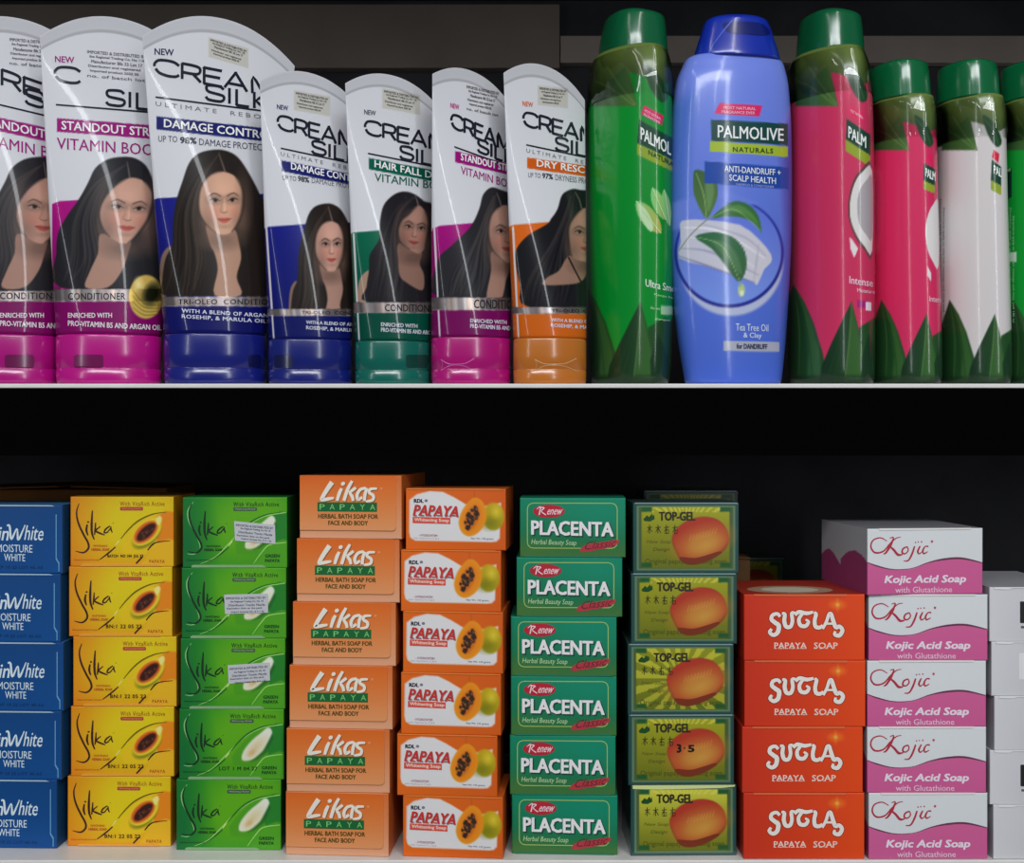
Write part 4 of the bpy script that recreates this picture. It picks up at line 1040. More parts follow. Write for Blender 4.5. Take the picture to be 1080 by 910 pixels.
def i_silk(green, stamp, sticker=False):
    I = Ink(); d = (16, 44, 24) if green else (56, 24, 24)
    def sw(I, p, w, c, layer=2): I.stroke(p, [a * (1.4 if c is d else 1.1) for a in w], c, n=6, layer=layer)
    hi = (120, 180, 110) if green else None
    if hi:
        sw(I, [(12, 5), (6, 14), (7, 25), (14, 38), (19, 49), (19, 56), (12, 60), (5, 59.5)], [.5, 1.2, 1.4, 1.4, 1.4, 1.4, 1.0, .4], hi, 1)
    sw(I, [(10, 7), (7.2, 16), (9, 27), (15, 39.5), (20, 48), (20.5, 54), (15, 58.5), (6, 57)], [.5, 1.2, 1.5, 1.6, 1.6, 1.6, 1.2, .4], d)
    sw(I, [(19.2, 29), (18.3, 35), (20, 40.5)], [1.2, 1.8, 1.0], d); I.ell(20.2, 26.5, 1.2, .9, d, layer=2)
    sw(I, [(25, 14.5), (24.2, 28), (24.6, 38), (27.2, 45)], [.9, 1.9, 1.8, .8], d)
    sw(I, [(28.6, 27), (28.2, 34), (27.4, 40)], [.8, 1.5, .9], d)
    sw(I, [(34, 31), (29, 35.5), (33, 38), (39, 40)], [.7, 1.2, 1.4, .8], d)
    sw(I, [(45, 30.5), (40, 34), (38.4, 37.5), (42, 37), (46, 32)], [.8, 1.3, 1.1, 1.0, .7], d); sw(I, [(46, 31), (46, 34), (47.5, 37.5)], [.7, 1.3, .7], d)
    I.ell(48.4, 27.6, .5, .5, d, layer=2, n=8)
    c1 = (150, 200, 120) if green else d
    sw(I, [(33, 66), (43, 59), (51, 52.5)], [.5, 1.3, .8], d if not green else (20, 84, 30)); sw(I, [(51, 51), (55, 46)], [.6, .9], (225, 220, 140))
    sw(I, [(57, 44), (66, 34), (77, 25), (92, 18.4), (108, 16)], [.7, 1.4, 1.6, 1.2, .5], (110, 92, 10) if not green else (24, 100, 30))
    if green:
        sw(I, [(20, 70), (36, 63), (50, 50), (62, 38), (76, 27), (92, 19.5), (114, 16)], [.4, .8, 1.3, .9, .9, 1.2, .9], (140, 196, 96), 1)
        sw(I, [(78, 70), (88, 57), (96, 50), (114, 47.5)], [.5, 1.2, 1.2, .8], (140, 196, 96), 1)
    else:
        sw(I, [(74, 70), (80, 64), (82, 62)], [1.2, 1.3, .6], d); sw(I, [(87, 56), (92, 50.5), (98, 47.5), (112, 46)], [.9, 1.2, .8, .4], d)
    I.text('With VitaRich Active', 56, 5, 106, 9.6, d if green else (150, 70, 30), 0, bold=.01, space=1.15)
    I.rect(56, 10.6, 82, 14.4, (60, 84, 66) if green else (168, 62, 52), r=1.2); I.text('Whitening Herbal', 58, 11.6, 80, 13.6, (150, 190, 130) if green else (216, 140, 90), 0, layer=3)
    I.text('WHITENING', 26, 50.5, 42, 52.6, d if green else (170, 84, 30), 0, bold=.02); I.text('HERBAL SOAP', 24, 54, 44, 56.6, d if green else (176, 74, 30), 0, bold=.04)
    I.text('Advanced herbal formula', 4, 65.2, 32, 67, d if green else (160, 84, 20), 0)
    if stamp: I.text(stamp, 42 if not green else 44, 60.6, 82 if not green else 86, 64.4, (44, 26, 12) if not green else (14, 54, 20), 0, bold=.03, space=1.1)
    if green: I.text('GREEN', 91, 60, 107, 63.2, (8, 60, 20), 0, bold=.04); I.text('PAPAYA', 91, 65, 107, 68.2, (8, 60, 20), 0, bold=.04)
    else: I.text('PAPAYA', 89, 66, 106, 69.4, (160, 76, 20), 0, bold=.02, space=1.2)
    return I
# --- orange herbal bath soap: 111 x 67, artwork on a lidded flap
LIK = (206, 98, 32)
def p_likas_body(P): P.poly([(-5, -5), (130, -5), (130, 80), (-5, 80)], vgrad(0, 67, (196, 100, 44), (206, 152, 118)), 1)
def i_likas():
    I = Ink(); w = (226, 214, 200); sh = (140, 78, 44)
    g = vgrad(0, 57, (205, 94, 24), (208, 138, 88))
    for dx, dy, c, L in ((.9, .9, sh, 3), (0, 0, w, 4)):
        def q(l, ww): sw(I, [(a + dx, b + dy) for a, b in l], [w_ * 1.15 for w_ in ww], c, L)
        q([(36, 7.5), (30, 16), (25, 24.5), (26, 26), (33, 24.8), (38, 24)], [4.6, 4.0, 3.6, 3.2, 3.0, 1.8])
        q([(46.5, 14), (44, 19), (41.5, 27)], [2.6, 3.4, 2.6]); I.ell(48 + dx, 9 + dy, 2.4, 2.0, c, rot=-30, layer=L, n=12)
        q([(58, 6), (53, 15), (49, 27)], [2.6, 3.2, 3.0]); q([(62, 13), (58, 16), (54.5, 18.6)], [2.6, 2.8, 2.2]); q([(55, 18.6), (58, 22.5), (59, 27)], [2.4, 3.0, 2.6])
        q([(73, 13.5), (67, 15), (63.4, 20.5), (64.5, 25.4), (69, 23)], [2.4, 2.8, 3.0, 3.0, 2.2]); q([(74, 13.5), (72, 20), (71.2, 27)], [2.6, 3.0, 2.8])
        q([(85, 14), (78, 14.5), (76.5, 18), (81, 21.5), (80, 26), (73, 27.5)], [1.8, 2.6, 2.8, 2.8, 2.6, 1.8])
    I.ell(89.5, 14, 1.6, 1.4, (214, 130, 84), layer=3, n=10)
    I.rect(20, 28.6, 85, 38.4, (14, 92, 44), layer=3)
    for j, ch in enumerate('PAPAYA'): I.text(ch, 22.4 + j * 11, 30.6, 28 + j * 11, 36.4, (120, 186, 110), 0, bold=.0, layer=4)
    I.text('HERBAL BATH SOAP FOR', 21, 41, 86, 45.6, (66, 60, 14), 0, bold=.035, layer=3); I.text('FACE AND BODY', 32, 48, 75, 52.6, (66, 60, 14), 0, bold=.035, layer=3)
    return I, g
# --- orange and white papaya whitening soap: 107 x 65
def p_pap(P):
    P.poly([(-5, -5), (130, -5), (130, 80), (-5, 80)], hgrad(0, 107, (208, 96, 18), (196, 84, 16)), 1)
    P.poly([(4, 12), (12, 6), (26, 2.5), (40, 3.4), (52, 9), (64, 16), (78, 19), (92, 17), (102, 14.5), (100.5, 52), (97, 55.5), (92, 56), (10, 55), (5, 52), (3.6, 46)], (206, 204, 204), .7)
    P.ell(94, 29, 11.5, 14.5, vgrad(16, 44, (180, 150, 20), (150, 140, 10)), soft=.08)
    P.ell(90, 36, 8, 6, (108, 108, 8), soft=.7, alpha=.7); P.ell(97, 24, 4, 5, (214, 196, 60), soft=.9, alpha=.7)
    P.poly([(74, 9), (82, 13), (86, 22), (86, 33), (81, 43), (72, 49.5), (64, 49), (58.5, 43), (57, 34), (60, 24), (66, 15)], (214, 132, 14), .8, smooth=4)
    P.poly([(73.5, 12), (80, 16), (83.5, 24), (83, 33), (78.5, 41), (71, 46.5), (65, 46), (61, 41), (60, 34), (62.5, 25), (67.5, 17)], (214, 122, 22), 1.4, .8, smooth=4)
    P.poly([(74, 17), (78, 19), (79.5, 26), (77, 35), (72, 42), (67, 44), (63.5, 40), (64, 31), (68, 22)], (186, 92, 18), 1.5, .8, smooth=4)
    r = random.Random(2)
    for j in range(46):
        t = r.random(); a = r.uniform(-1, 1); w = math.sin(math.pi * min(max(t, .06), .94)) * 6.5
        x, y = 75 - t * 9 + a * w, 19 + t * 23
        P.ell(x, y, 1.5, 1.9, (48, 30, 20), rot=r.uniform(-40, 40), soft=.3, alpha=.95)
    for j in range(12):
        t = r.random(); P.ell(75 - t * 9 + r.uniform(-5, 5), 20 + t * 21, .7, .7, (150, 110, 70), soft=.5, alpha=.8)
    P.stroke([(73, 2), (74, 9)], .8, (170, 80, 20), .4)
def i_pap():
    I = Ink(); R = (186, 40, 34)
    I.text('RDL', 9, 11, 19, 14.8, (30, 30, 50), 0, bold=.06); I.ell(22, 12.6, 1.8, 1.5, (110, 112, 124), layer=2, n=12)
    for dx, dy, c, L in ((.7, .7, (120, 110, 112), 2), (0, 0, R, 3)):
        I.text('PAPAYA', 8 + dx, 17 + dy, 56 + dx, 28 + dy, c, .03, slant=.22, bold=.025, layer=L)
        for x in (8, 16, 24, 33, 42, 50): I.rect(x + dx - .2, 27.6 + dy, x + 3.6 + dx, 28.6 + dy, c, .03, layer=L)
    I.rect(7.5, 29.8, 48, 36.4, (200, 70, 58), .02, layer=2); I.text('Whitening Soap', 9.5, 31, 46.5, 35.4, (226, 190, 176), .02, bold=.03, layer=3)
    I.text('- HYDROVITEM', 14, 48, 34, 50.4, (150, 96, 110), .02, bold=.02); I.text('with Vitamins A, C & E', 8, 51.4, 36, 53.2, (150, 146, 160), .02)
    I.text('Net Wt. 135 grams', 70, 51.2, 94, 53.6, (90, 90, 110), .02, bold=.01)
    return I
# --- green placenta soap: 113 x 63
def p_plac(P):
    P.poly([(-5, -5), (130, -5), (130, 80), (-5, 80)], vgrad(0, 63, (0, 122, 90), (24, 100, 62)), 1)
    P.poly([(-5, 44), (60, 52), (118, 50), (118, 70), (-5, 70)], (70, 106, 44), 9, .75)
    P.ell(88, 14, 34, 16, (0, 128, 100), soft=.9, alpha=.7)
def i_plac():
    I = Ink(); g = (150, 176, 96)
    x0, y0, x1, y1, r = 8, 5.5, 104, 53, 6
    p = []
    for cx, cy, a in ((x1 - r, y0 + r, -90), (x1 - r, y1 - r, 0), (x0 + r, y1 - r, 90), (x0 + r, y0 + r, 180)):
        for k in range(4): t = math.radians(a + 30 * k); p.append((cx + r * math.cos(t), cy + r * math.sin(t)))
    I.stroke(p, .9, g, n=1, closed=True, layer=1)
    I.ell(31, 14, 17, 7, (168, 30, 48), layer=2)
    w = (222, 200, 205)
    for l, ww in (([(18, 12), (22, 9.5), (20.5, 18)], [.5, 1.2, 1.2]), ([(22, 10), (26, 10.5), (23, 14), (28, 18)], [1.0, 1.1, .9, 1.1])): sw(I, l, ww, w, 3)
    I.text('enew', 28.5, 12, 44, 17.6, w, 0, slant=.35, bold=.01, layer=3)
    I.text('PLACENTA', 14, 25, 101, 40, (16, 60, 46), .02, bold=.04, layer=2)
    I.text('PLACENTA', 12.6, 24, 99.6, 38.6, (214, 212, 214), .02, bold=.035, layer=3)
    I.text('Herbal Beauty Soap', 12, 43.5, 60, 50.5, (170, 200, 150), .02, slant=.15, layer=2)
    I.poly([(64, 55), (70, 49.5), (84, 47), (103, 44), (106, 46), (100, 51), (84, 54.5), (68, 57)], (164, 50, 60), smooth=3, layer=2)
    I.text('Classic', 68, 46.5, 101, 55, (96, 30, 40), -.12, slant=.4, bold=.0, layer=3)
    return I
# --- papaya soap in a clear case: 113 x 74
def p_top(rays, pale=False):
    def f(P):
        P.poly([(-5, -5), (130, -5), (130, 90), (-5, 90)], (28, 66, 62), 1)
        P.poly([(4, 3), (109, 3), (109, 71), (4, 71)], (96, 124, 96), .6); P.poly([(6, 4.5), (107, 4.5), (107, 69.5), (6, 69.5)], (64, 84, 44), .6)
        P.poly([(9, 4.5), (103, 4.5), (103, 69), (9, 69)], vgrad(5, 70, (150, 150, 18) if not pale else (190, 188, 56), (96, 102, 12)), .6)
        if rays:
            ang = np.degrees(np.arctan2(P.Y - 36, P.X - 56)); m = (P.X > 9) & (P.X < 103) & (P.Y > 4.5) & (P.Y < 69)
            k = (np.sin(np.radians(ang * 18)) > 0) & m
            P.mix(k * .55, (196, 192, 60)); P.mix((~k & m) * .3, (84, 96, 12))
        else:
            ang = np.degrees(np.arctan2(P.Y - 30, P.X - 56)); m = (P.X > 9) & (P.X < 103) & (P.Y > 4.5) & (P.Y < 10)
            P.mix(((np.sin(np.radians(ang * 40)) > 0) & m) * .6, (206, 202, 90))
        for x, y in ((9, 4.5), (93, 4.5), (9, 63), (93, 63)): P.poly([(x, y), (x + 11, y), (x + 11, y + 5), (x, y + 5)], (22, 80, 36), .5)
        body = [(43, 46), (42, 36), (47, 27), (58, 19), (73, 15), (88, 17), (98, 25), (102, 36), (101, 45), (94, 53), (80, 61), (64, 65), (52, 62)]
        P.poly(body, (110, 38, 14), .9, smooth=4)
        P.poly([(a, b - (3.5 if b > 40 else 0)) for a, b in body], lambda X, Y: np.array([164, 46, 26.]) + np.zeros((len(X), 3)), 1.2, smooth=4)
        P.ell(74, 42, 27, 14, (182, 118, 42), rot=-18, soft=.55, alpha=.9); P.ell(78, 45, 14, 8, (192, 142, 58), rot=-18, soft=.8, alpha=.8)
        for j in range(9): P.stroke([(60 + j * 3.4, 40 - j * .9), (62 + j * 3.4, 34 - j * .9)], .7, (214, 170, 90), .5, .5)
    return f
def i_top(digit=False):
    I = Ink(); d = (44, 40, 10)
    I.poly([(11, 17), (15, 13), (17, 15), (20, 11.5), (21.5, 14), (22.5, 12), (23, 17), (18, 19.5), (12, 19)], (12, 66, 20), layer=2)
    I.text('TOP-GEL', 28, 9.5, 66, 18.5, (40, 36, 16), 0, bold=.045)
    for j in range(4):     # four brush characters
        x = 15 + j * 9
        sw(I, [(x, 26), (x + 5.4, 25.4)], [.7, .9], d); sw(I, [(x + 2.6, 23), (x + 2.4, 32)], [.8, .9], d)
        sw(I, [(x + 2.4, 26.4), (x, 31)], [.8, .4], d)
        if j == 1: sw(I, [(x + 2.8, 26.4), (x + 5.6, 31.6)], [.9, .7], d)
        if j == 0: sw(I, [(x + 2.8, 26.4), (x + 5.4, 30.4)], [.7, .6], d)
        if j == 2: sw(I, [(x + .6, 28.6), (x + 5, 28.4), (x + 4.8, 32), (x + .8, 32)], [.8, .8, .8, .8], d, n=1)
        if j == 3: sw(I, [(x + 3, 29), (x + 5.4, 28.6), (x + 5, 32.2), (x + 2, 32)], [.8, .8, .8, .6], d, n=2)
    I.text('New Soap', 14, 39, 40, 43.4, (88, 84, 24), 0, slant=.3); I.text('Design', 21, 47, 38, 51.6, (84, 78, 20), 0, slant=.3)
    I.text('Original papaya cleansing soap', 13, 58.6, 100, 65.4, (66, 78, 12), 0, space=1.0, layer=2)
    I.poly([(50, 57), (66, 58), (80, 54.5), (92, 51), (94, 53), (80, 61), (64, 65), (53, 62)], (112, 42, 16), smooth=3, layer=3)
    if digit:
        I.text('3', 52, 31, 56, 39.5, (16, 10, 8), 0, bold=.05, layer=4); I.ell(60, 35, .9, .9, (16, 10, 8), layer=4, n=8); I.text('5', 64, 32, 70, 39, (16, 10, 8), 0, bold=.06, layer=4)
    return I
# --- red papaya soap: 128 x 70
def p_sut(P):
    P.poly([(-5, -5), (140, -5), (140, 90), (-5, 90)], hgrad(0, 128, (186, 44, 20), (214, 68, 16)), 1)
    P.ell(99, 11, 6, 3.4, (226, 120, 30), soft=.9, alpha=.9); P.ell(99, 11, 1.2, 5, (226, 130, 40), soft=.9, alpha=.8); P.ell(99, 11, 1.6, 1.4, (232, 170, 70), soft=.8)
def i_sut():
    I = Ink()
    L = [([(38, 23.5), (35, 20.5), (30, 22), (29, 26.5), (33, 30), (36.5, 33), (35.5, 40), (31, 43), (27, 40), (29, 36.5)], [2.6, 2.8, 3.0, 3.4, 3.6, 3.8, 3.6, 3.2, 3.0, 2.2]),
         ([(40, 20), (43, 21), (42.4, 28), (44.4, 34), (49, 34), (51, 28), (50.4, 20), (54, 19.5)], [2.0, 3.0, 3.4, 3.4, 3.2, 3.0, 3.0, 1.8]),
         ([(54, 22), (58, 18.5), (66, 20), (73, 18.6)], [2.4, 3.2, 3.2, 2.2]), ([(62, 20), (58, 26), (59.4, 32.5), (65, 33.4), (68, 29), (65, 26.5)], [2.6, 3.0, 3.4, 3.2, 2.8, 1.6]),
         ([(74, 19), (76, 21), (74.6, 28), (75.6, 34), (80, 35), (83, 32.4)], [2.0, 3.2, 3.2, 3.4, 3.2, 1.8]),
         ([(83, 36.4), (87, 29), (89.6, 21.4), (92, 20.6), (94, 27), (97, 34.6), (101, 34), (104, 38), (101, 43.4), (96, 42.5), (96.4, 39)], [2.4, 2.6, 2.8, 3.0, 3.4, 3.6, 3.2, 3.4, 3.6, 3.0, 2.0]),
         ([(86, 31), (95, 31)], [1.8, 1.8])]
    for pts, w in L: I.stroke(pts, [a * 1.3 + 1.4 for a in w], (120, 26, 14), layer=1)
    for pts, w in L: I.stroke(pts, [a * 1.3 for a in w], (224, 212, 204), layer=2)
    c = (222, 196, 184)
    I.text('PAPAYA', 32, 51, 66, 57.4, c, 0, bold=.02); I.text('SOAP', 74, 51, 99, 57.4, c, 0, bold=.02)
    for x in (32, 38, 44, 50, 56, 61.5, 74, 80, 86, 93): I.rect(x - .3, 56.9, x + 2.6, 57.6, c, layer=3)
    return I
def t_sut(u, v):
    c = np.tile(np.array([150, 42, 26.]), (len(u), 1)); r = ((u - .45) / .36) ** 2 + ((v - .32) / .26) ** 2
    c[r < 1] = (160, 130, 105); c[r < .45] = (190, 180, 160); return c
# --- pink and white acid soap: 126 x 70
KW = [(-3, 34), (10, 39), (28, 43), (48, 42), (66, 36), (84, 32.5), (104, 32), (130, 38)]
def p_koj(P):
    P.poly([(-5, -5), (140, -5), (140, 90), (-5, 90)], (200, 204, 206), 1)
    w = spline(KW, 8)
    P.poly(list(map(tuple, w)) + [(140, 90), (-5, 90)], vgrad(36, 70, (192, 88, 138), (188, 84, 136)), .6)
def i_koj():
    I = Ink(); R = (164, 40, 60)
    def sw(I, p, w, c): I.stroke(p, [a * 1.35 for a in w], c, n=6)
    I.stroke(KW, [.4, 1.4, .8, .5, 1.0, 2.0, 2.0, .6], (92, 48, 70), n=8, layer=1)
    # copperplate K with its loop, then o j i c
    sw(I, [(21, 13), (14, 9.5), (6, 12), (3.6, 19), (8, 25), (17, 23.6), (25, 15), (31, 10), (36, 9)], [.6, .9, 1.1, 1.3, 1.4, 1.2, 1.1, .8, .5], R)
    sw(I, [(24, 10), (28, 9.4), (25, 17), (20, 25), (17, 26.5)], [.6, 1.0, 2.0, 1.5, .7], R)
    sw(I, [(22, 17), (28, 22), (33, 27.5), (38, 27)], [1.0, 1.8, 2.0, .7], R)
    sw(I, [(43, 19), (38.6, 21), (37.4, 25), (40.6, 26.4), (44, 23), (43, 19)], [1.0, 1.3, 1.4, 1.0, 1.0, .9], R)
    sw(I, [(51, 18.6), (48, 27), (44, 33.5), (39, 34)], [1.2, 1.6, 1.2, .6], R); I.ell(52, 14.6, .8, .8, R, layer=2, n=8); I.ell(55, 14.2, .7, .7, R, layer=2, n=8)
    sw(I, [(57, 18.4), (54.4, 24), (56, 26.6), (59, 24.4)], [1.1, 1.6, 1.0, .6], R); I.ell(58.6, 14, .8, .8, R, layer=2, n=8)
    sw(I, [(66, 19), (62.6, 19), (60, 23), (61, 26.4), (65.4, 24.4)], [1.3, .9, 1.5, 1.2, .6], R); I.ell(70, 13.8, 1.3, 1.4, (176, 70, 90), layer=2, n=10)
    c = (226, 204, 216)
    I.text('Kojic Acid Soap', 18, 49.5, 106, 59.6, c, 0, slant=.22, bold=.035); I.text('with Glutathione', 30, 61.5, 92, 67.6, (222, 186, 204), 0, bold=.008)
    return I
def s_koj(u, v):
    c = np.tile(np.array([172, 176, 180.]), (len(u), 1))
    edge = np.where(u < .45, .42 + .12 * np.sin(u * 9), .62 - .5 * (u - .75) ** 2 * 4)
    c[v < edge] = (150, 60, 108); return c
def p_white(P): P.poly([(-5, -5), (140, -5), (140, 90), (-5, 90)], hgrad(0, 90, (196, 196, 200), (176, 176, 182)), 1)
def i_white(mark):
    I = Ink()
    if mark == 1:
        I.rect(32, 15, 60, 38, (30, 30, 34), r=1); I.rect(33, 41, 58, 43.5, (80, 80, 88))
    if mark == 2: I.rect(29, 12, 60, 40, (208, 208, 210), r=1)
    return I

KIND = {}
def kind(name, Wp, Hp, dep, paint, side, top, ink, flaps, mat=M_CARD, rnd=0, sidefn=None, bulge=.5):
    V, Fc, C, sm = carton_mesh(Wp, Hp, dep, paint, side, top, ink, mat, bulge, sidefn)
    o = link_mesh('carton', V, Fc, [mat], C, None, None, sm)
    me = o.data; bpy.data.objects.remove(o)
    fl = []
    for nm, parts in flaps:
        if callable(parts): fl.append((nm, parts())); continue
        v, f, c = strip_mesh(parts, Hp, Wp)
        q = link_mesh(nm, v, f, [mat], c, None, None, False); fl.append((nm, q.data)); bpy.data.objects.remove(q)
    KIND[name] = (Wp, Hp, me, fl)

def likas_flap():
    Wp, Hp = 111, 67; I, g = i_likas()
    r = 4; x1, y1 = 105.5, 58
    out = [(0.6, 0.6), (x1, 0.6), (x1, y1 - r)] + [(x1 - r + r * math.cos(t), y1 - r + r * math.sin(t)) for t in (math.pi / 8, math.pi / 4, 3 * math.pi / 8)] + [(x1 - r, y1), (.6, y1)]
    J = Ink(); J.poly(out, g, layer=1); J.add(I)
    def mp(v, layer): return np.stack([(v[:, 0] - Wp / 2) * S, np.full(len(v), -.0011 - .00005 * layer), (Hp - v[:, 1]) * S], 1), np.ones(len(v), bool)
    v, f, c = J.build(mp, 3.0)
    n = len(v); m = len(out)
    ev, ec = [], []
    for yy in (-.00115, .0002):
        for a, b in out: ev.append(((a - Wp / 2) * S, yy, (Hp - b) * S)); ec.append(lin((222, 176, 140)))
    ef = [[n + i, n + m + i, n + m + (i + 1) % m, n + (i + 1) % m] for i in range(m)]
    q = link_mesh('lid_flap', np.vstack([v, ev]), f + ef, [M_CARD], np.vstack([c, ec]), None, None, False)
    me = q.data; bpy.data.objects.remove(q); return me

kind('blue', 120, 72.2, .058, p_blue, (4, 72, 124), (60, 110, 150), i_blue(),
     [('end_flap', [([(1, -.2), (108, .4), (112, 1.6), (1, 1.4)], .5, (150, 176, 196)), ])
      , ('side_tab', [([(113, 10), (114, 10), (114, 56), (117, 61), (117, 70), (116, 70), (116, 62), (113, 57)], .2, (96, 146, 182))])], sidefn=(8, 66, 110))
yf = [('end_flap', [([(12, 71.4), (16, 70.2), (100, 70.6), (103, 72.2), (103, 72.8), (12, 72.8)], .3, (214, 148, 50))])]
kind('yellow', 116, 73.2, .060, p_silk(False), (196, 130, 16), (170, 120, 24), i_silk(False, 'BN:1 22 05 22'), yf)
kind('yellow_top', 116, 73.2, .060, p_silk(False), (196, 130, 16), (170, 120, 24), i_silk(False, 'BATCH  NO 104  JUL 27'), yf)
gf = [('end_flap', [([(10, 72.2), (12, 71.2), (88, 71.2), (92, 73.4), (92, 74), (10, 74)], .3, (120, 160, 110))])]
kind('green', 115, 74.2, .058, p_silk(True), (10, 92, 34), (24, 110, 40), i_silk(True, ''), gf)
kind('green_stamp', 115, 74.2, .058, p_silk(True), (10, 92, 34), (24, 110, 40), i_silk(True, 'LOT 1 M 04 27'), gf)
kind('likas', 111, 66.6, .088, p_likas_body, (186, 98, 40), (190, 108, 50), Ink(), [('lid_flap', likas_flap)])
kind('pap', 107, 64.8, .062, p_pap, (186, 80, 18), (190, 90, 30), i_pap(), [('end_flap', [([(1, -.4), (100, -.1), (105, 1.2), (2, .9)], .3, (210, 118, 50))])])
kind('plac', 113, 62.6, .060, p_plac, (0, 92, 66), (20, 110, 84), i_plac(), [('end_flap', [([(6, 61), (90, 61.2), (104, 60.6), (109, 62.4), (4, 62.4)], .3, (30, 110, 84))])])
cf = [('case_rim', [([(2, -.2), (111, -.2), (111, 1.0), (2, 1.0)], .5, (120, 150, 146))])]
M_CASE = mat_attr('clear_case_plastic', 0.35, coat=0.7, bump=0.15, bscale=18, coat_rough=0.05)
kind('top', 113, 74.2, .060, p_top(False), (24, 58, 56), (60, 84, 80), i_top(), cf, M_CASE)
kind('top_rays', 113, 74.2, .060, p_top(True), (24, 58, 56), (60, 84, 80), i_top(), cf, M_CASE)
kind('top_digit', 113, 74.2, .060, p_top(False), (24, 58, 56), (60, 84, 80), i_top(True), cf, M_CASE)
kind('top_pale', 113, 74.2, .060, p_top(False, True), (24, 58, 56), (60, 84, 80), i_top(), [('case_rim', [([(2, -.2), (111, -.2), (111, 1.4), (96, 2.8), (30, 4.2), (2, 3.4)], .5, (196, 206, 140))])], M_CASE)
kind('sut', 128, 70, .085, p_sut, (166, 36, 18), t_sut, i_sut(), [('end_flap', [([(10, -.2), (11, 1.6), (108, 2.0), (109, -.2)], .3, (206, 96, 56))])])
kind('koj', 126, 69.8, .098, p_koj, (180, 180, 184), (120, 120, 124), i_koj(), [('end_flap', [([(12, -.4), (13, 1.6), (112, 1.2), (113, -.4)], .3, (214, 212, 208))])], sidefn=s_koj)
for i in range(3):
    kind('white%d' % i, 92, 57.6, .105, p_white, (160, 160, 164), (150, 150, 154), i_white(i), [('end_flap', [([(4, -.2), (5, 2.0), (20, 2.4), (24, .9), (70, .9), (72, -.2)], .3, (212, 212, 214))])])

def place_box(kd, xl, idx, n, d, Hp, label, group, cat='soap box', yaw=0.0, zbase=None, sc=1.0, side=True):
    Wp, H0, me, fl = KIND[kd]
    k = (D + d) / D
    x = (xl + Wp / 2 * sc - 540) * S * k
    z = (Z_LOW if zbase is None else zbase) + idx * Hp * S + 0.00003 * idx + 0.0001
    root = empty('soap_box', (x, d, z), math.radians(yaw)); root.scale = (sc, 1, Hp / H0 * 0.999)
    tag(root, label, cat, group)
    o = bpy.data.objects.new('carton', me); COL.objects.link(o); o.parent = root
    for nm, m2 in fl:
        q = bpy.data.objects.new(nm, m2); COL.objects.link(q); q.parent = root
    return root

ORD = {6: ['lowest', 'second from the bottom', 'third from the bottom', 'third from the top', 'second from the top', 'topmost'],
       5: ['lowest', 'second from the bottom', 'middle', 'second from the top', 'topmost']}
def stack(kinds, xs, d, Hp, desc, group, yaws=None, sc=1.0, extra=None, d_off=None):
    n = len(xs); out = []
    for i in range(n):       # listed from the bottom up
        kd = kinds[i] if isinstance(kinds, (list, tuple)) else kinds
        lab = f"{desc}{(' ' + extra[i]) if extra and extra[i] else ''}, {ORD[n][i]} of its stack" if n in ORD else f"{desc}, {i}"
        out.append(place_box(kd, xs[i], i, n, d + (d_off[i] if d_off else 0), Hp * (D + d) / D, lab, group, yaw=(yaws[i] if yaws else 0), sc=sc))
    return out
stack('blue', [-58, -53, -51, -54, -52], .0266, 72.4, 'dark blue soap box with white lettering', 'blue soap boxes at the left end', [-1.5] * 5)
stack(['yellow'] * 4 + ['yellow_top'], [69, 72.5, 75, 70.5, 72], .0308, 73.7, 'yellow soap box with a cut papaya picture', 'yellow soap boxes', [-1, -1, -.6, -.8, -.8], sc=.975)
st = stack(['green', 'green_stamp', 'green', 'green', 'green'], [184.5, 187.5, 189, 190, 191], .0223, 74.4, 'bright green papaya soap box', 'green papaya soap boxes', [-.6, -.8, -.4, -.8, -.8], sc=.985,
           extra=['', '', 'under a white sticker', 'under a white sticker', 'under a white sticker'])
# white price stickers stuck over the papaya of the three upper green boxes
def sticker(root, x0, y0, x1, y1, tilt):
    I = Ink(); w = x1 - x0
    I.poly([(x0, y0), (x1, y0 + tilt), (x1 + .5, y1 + tilt), (x0 + 1, y1 + .6)], (178, 180, 184), layer=3)
    for r, t in enumerate(['IMPORTED & DISTRIBUTED BY', 'the Regional Trading Co. No 18', 'Distributor Tondo Manila', 'Expiration date on the pack', 'Import License No. 0 4 1 22']):
        I.text(t, x0 + 2 + (r * 5 % 7), y0 + 3 + r * 3.6, x1 - 2 - (r * 3 % 5), y0 + 5.2 + r * 3.6, (84, 86, 104), tilt / w, bold=.03, layer=5)
    def mp(v, layer): return np.stack([(v[:, 0] - 57.5) * S, np.full(len(v), -.0006 - .00005 * layer), (74.2 - v[:, 1]) * S], 1), np.ones(len(v), bool)
    v, f, c = I.build(mp)
    link_mesh('sticker', v, f, [M_CARD], c, root, None, False)
sticker(st[4], 57, 25, 102, 45, 4); sticker(st[3], 47, 28, 95, 48, -1); sticker(st[2], 52, 28, 98, 47, -3)
stack('likas', [300, 301, 304, 307.5, 311.5, 314], .0101, 66.8, 'orange soap box with white brush lettering', 'orange soap boxes with a lid flap', [-4.5, -3.5, -4, -4, -5, -7])
stack('pap', [424, 418, 422, 424, 422, 427], .006, 64.8, 'orange and white papaya soap box', 'orange and white papaya soap boxes', [-5, -4, -5, -5, -4, -5])
stack('plac', [539, 537, 538, 538, 544, 547.5], .0131, 62.6, 'dark green soap box with white capital lettering', 'dark green soap boxes', [-2.5, -2, -1.5, -2, -2, -2.5])
stack(['top_pale', 'top_digit', 'top_rays', 'top', 'top'], [664.5, 662, 661.5, 665, 667], .0101, 74.4, 'clear cased green soap box',
      'clear cased soap boxes', [1, .5, 0, 0, .5], extra=['', 'with handwritten digits', 'with rays behind', '', ''])
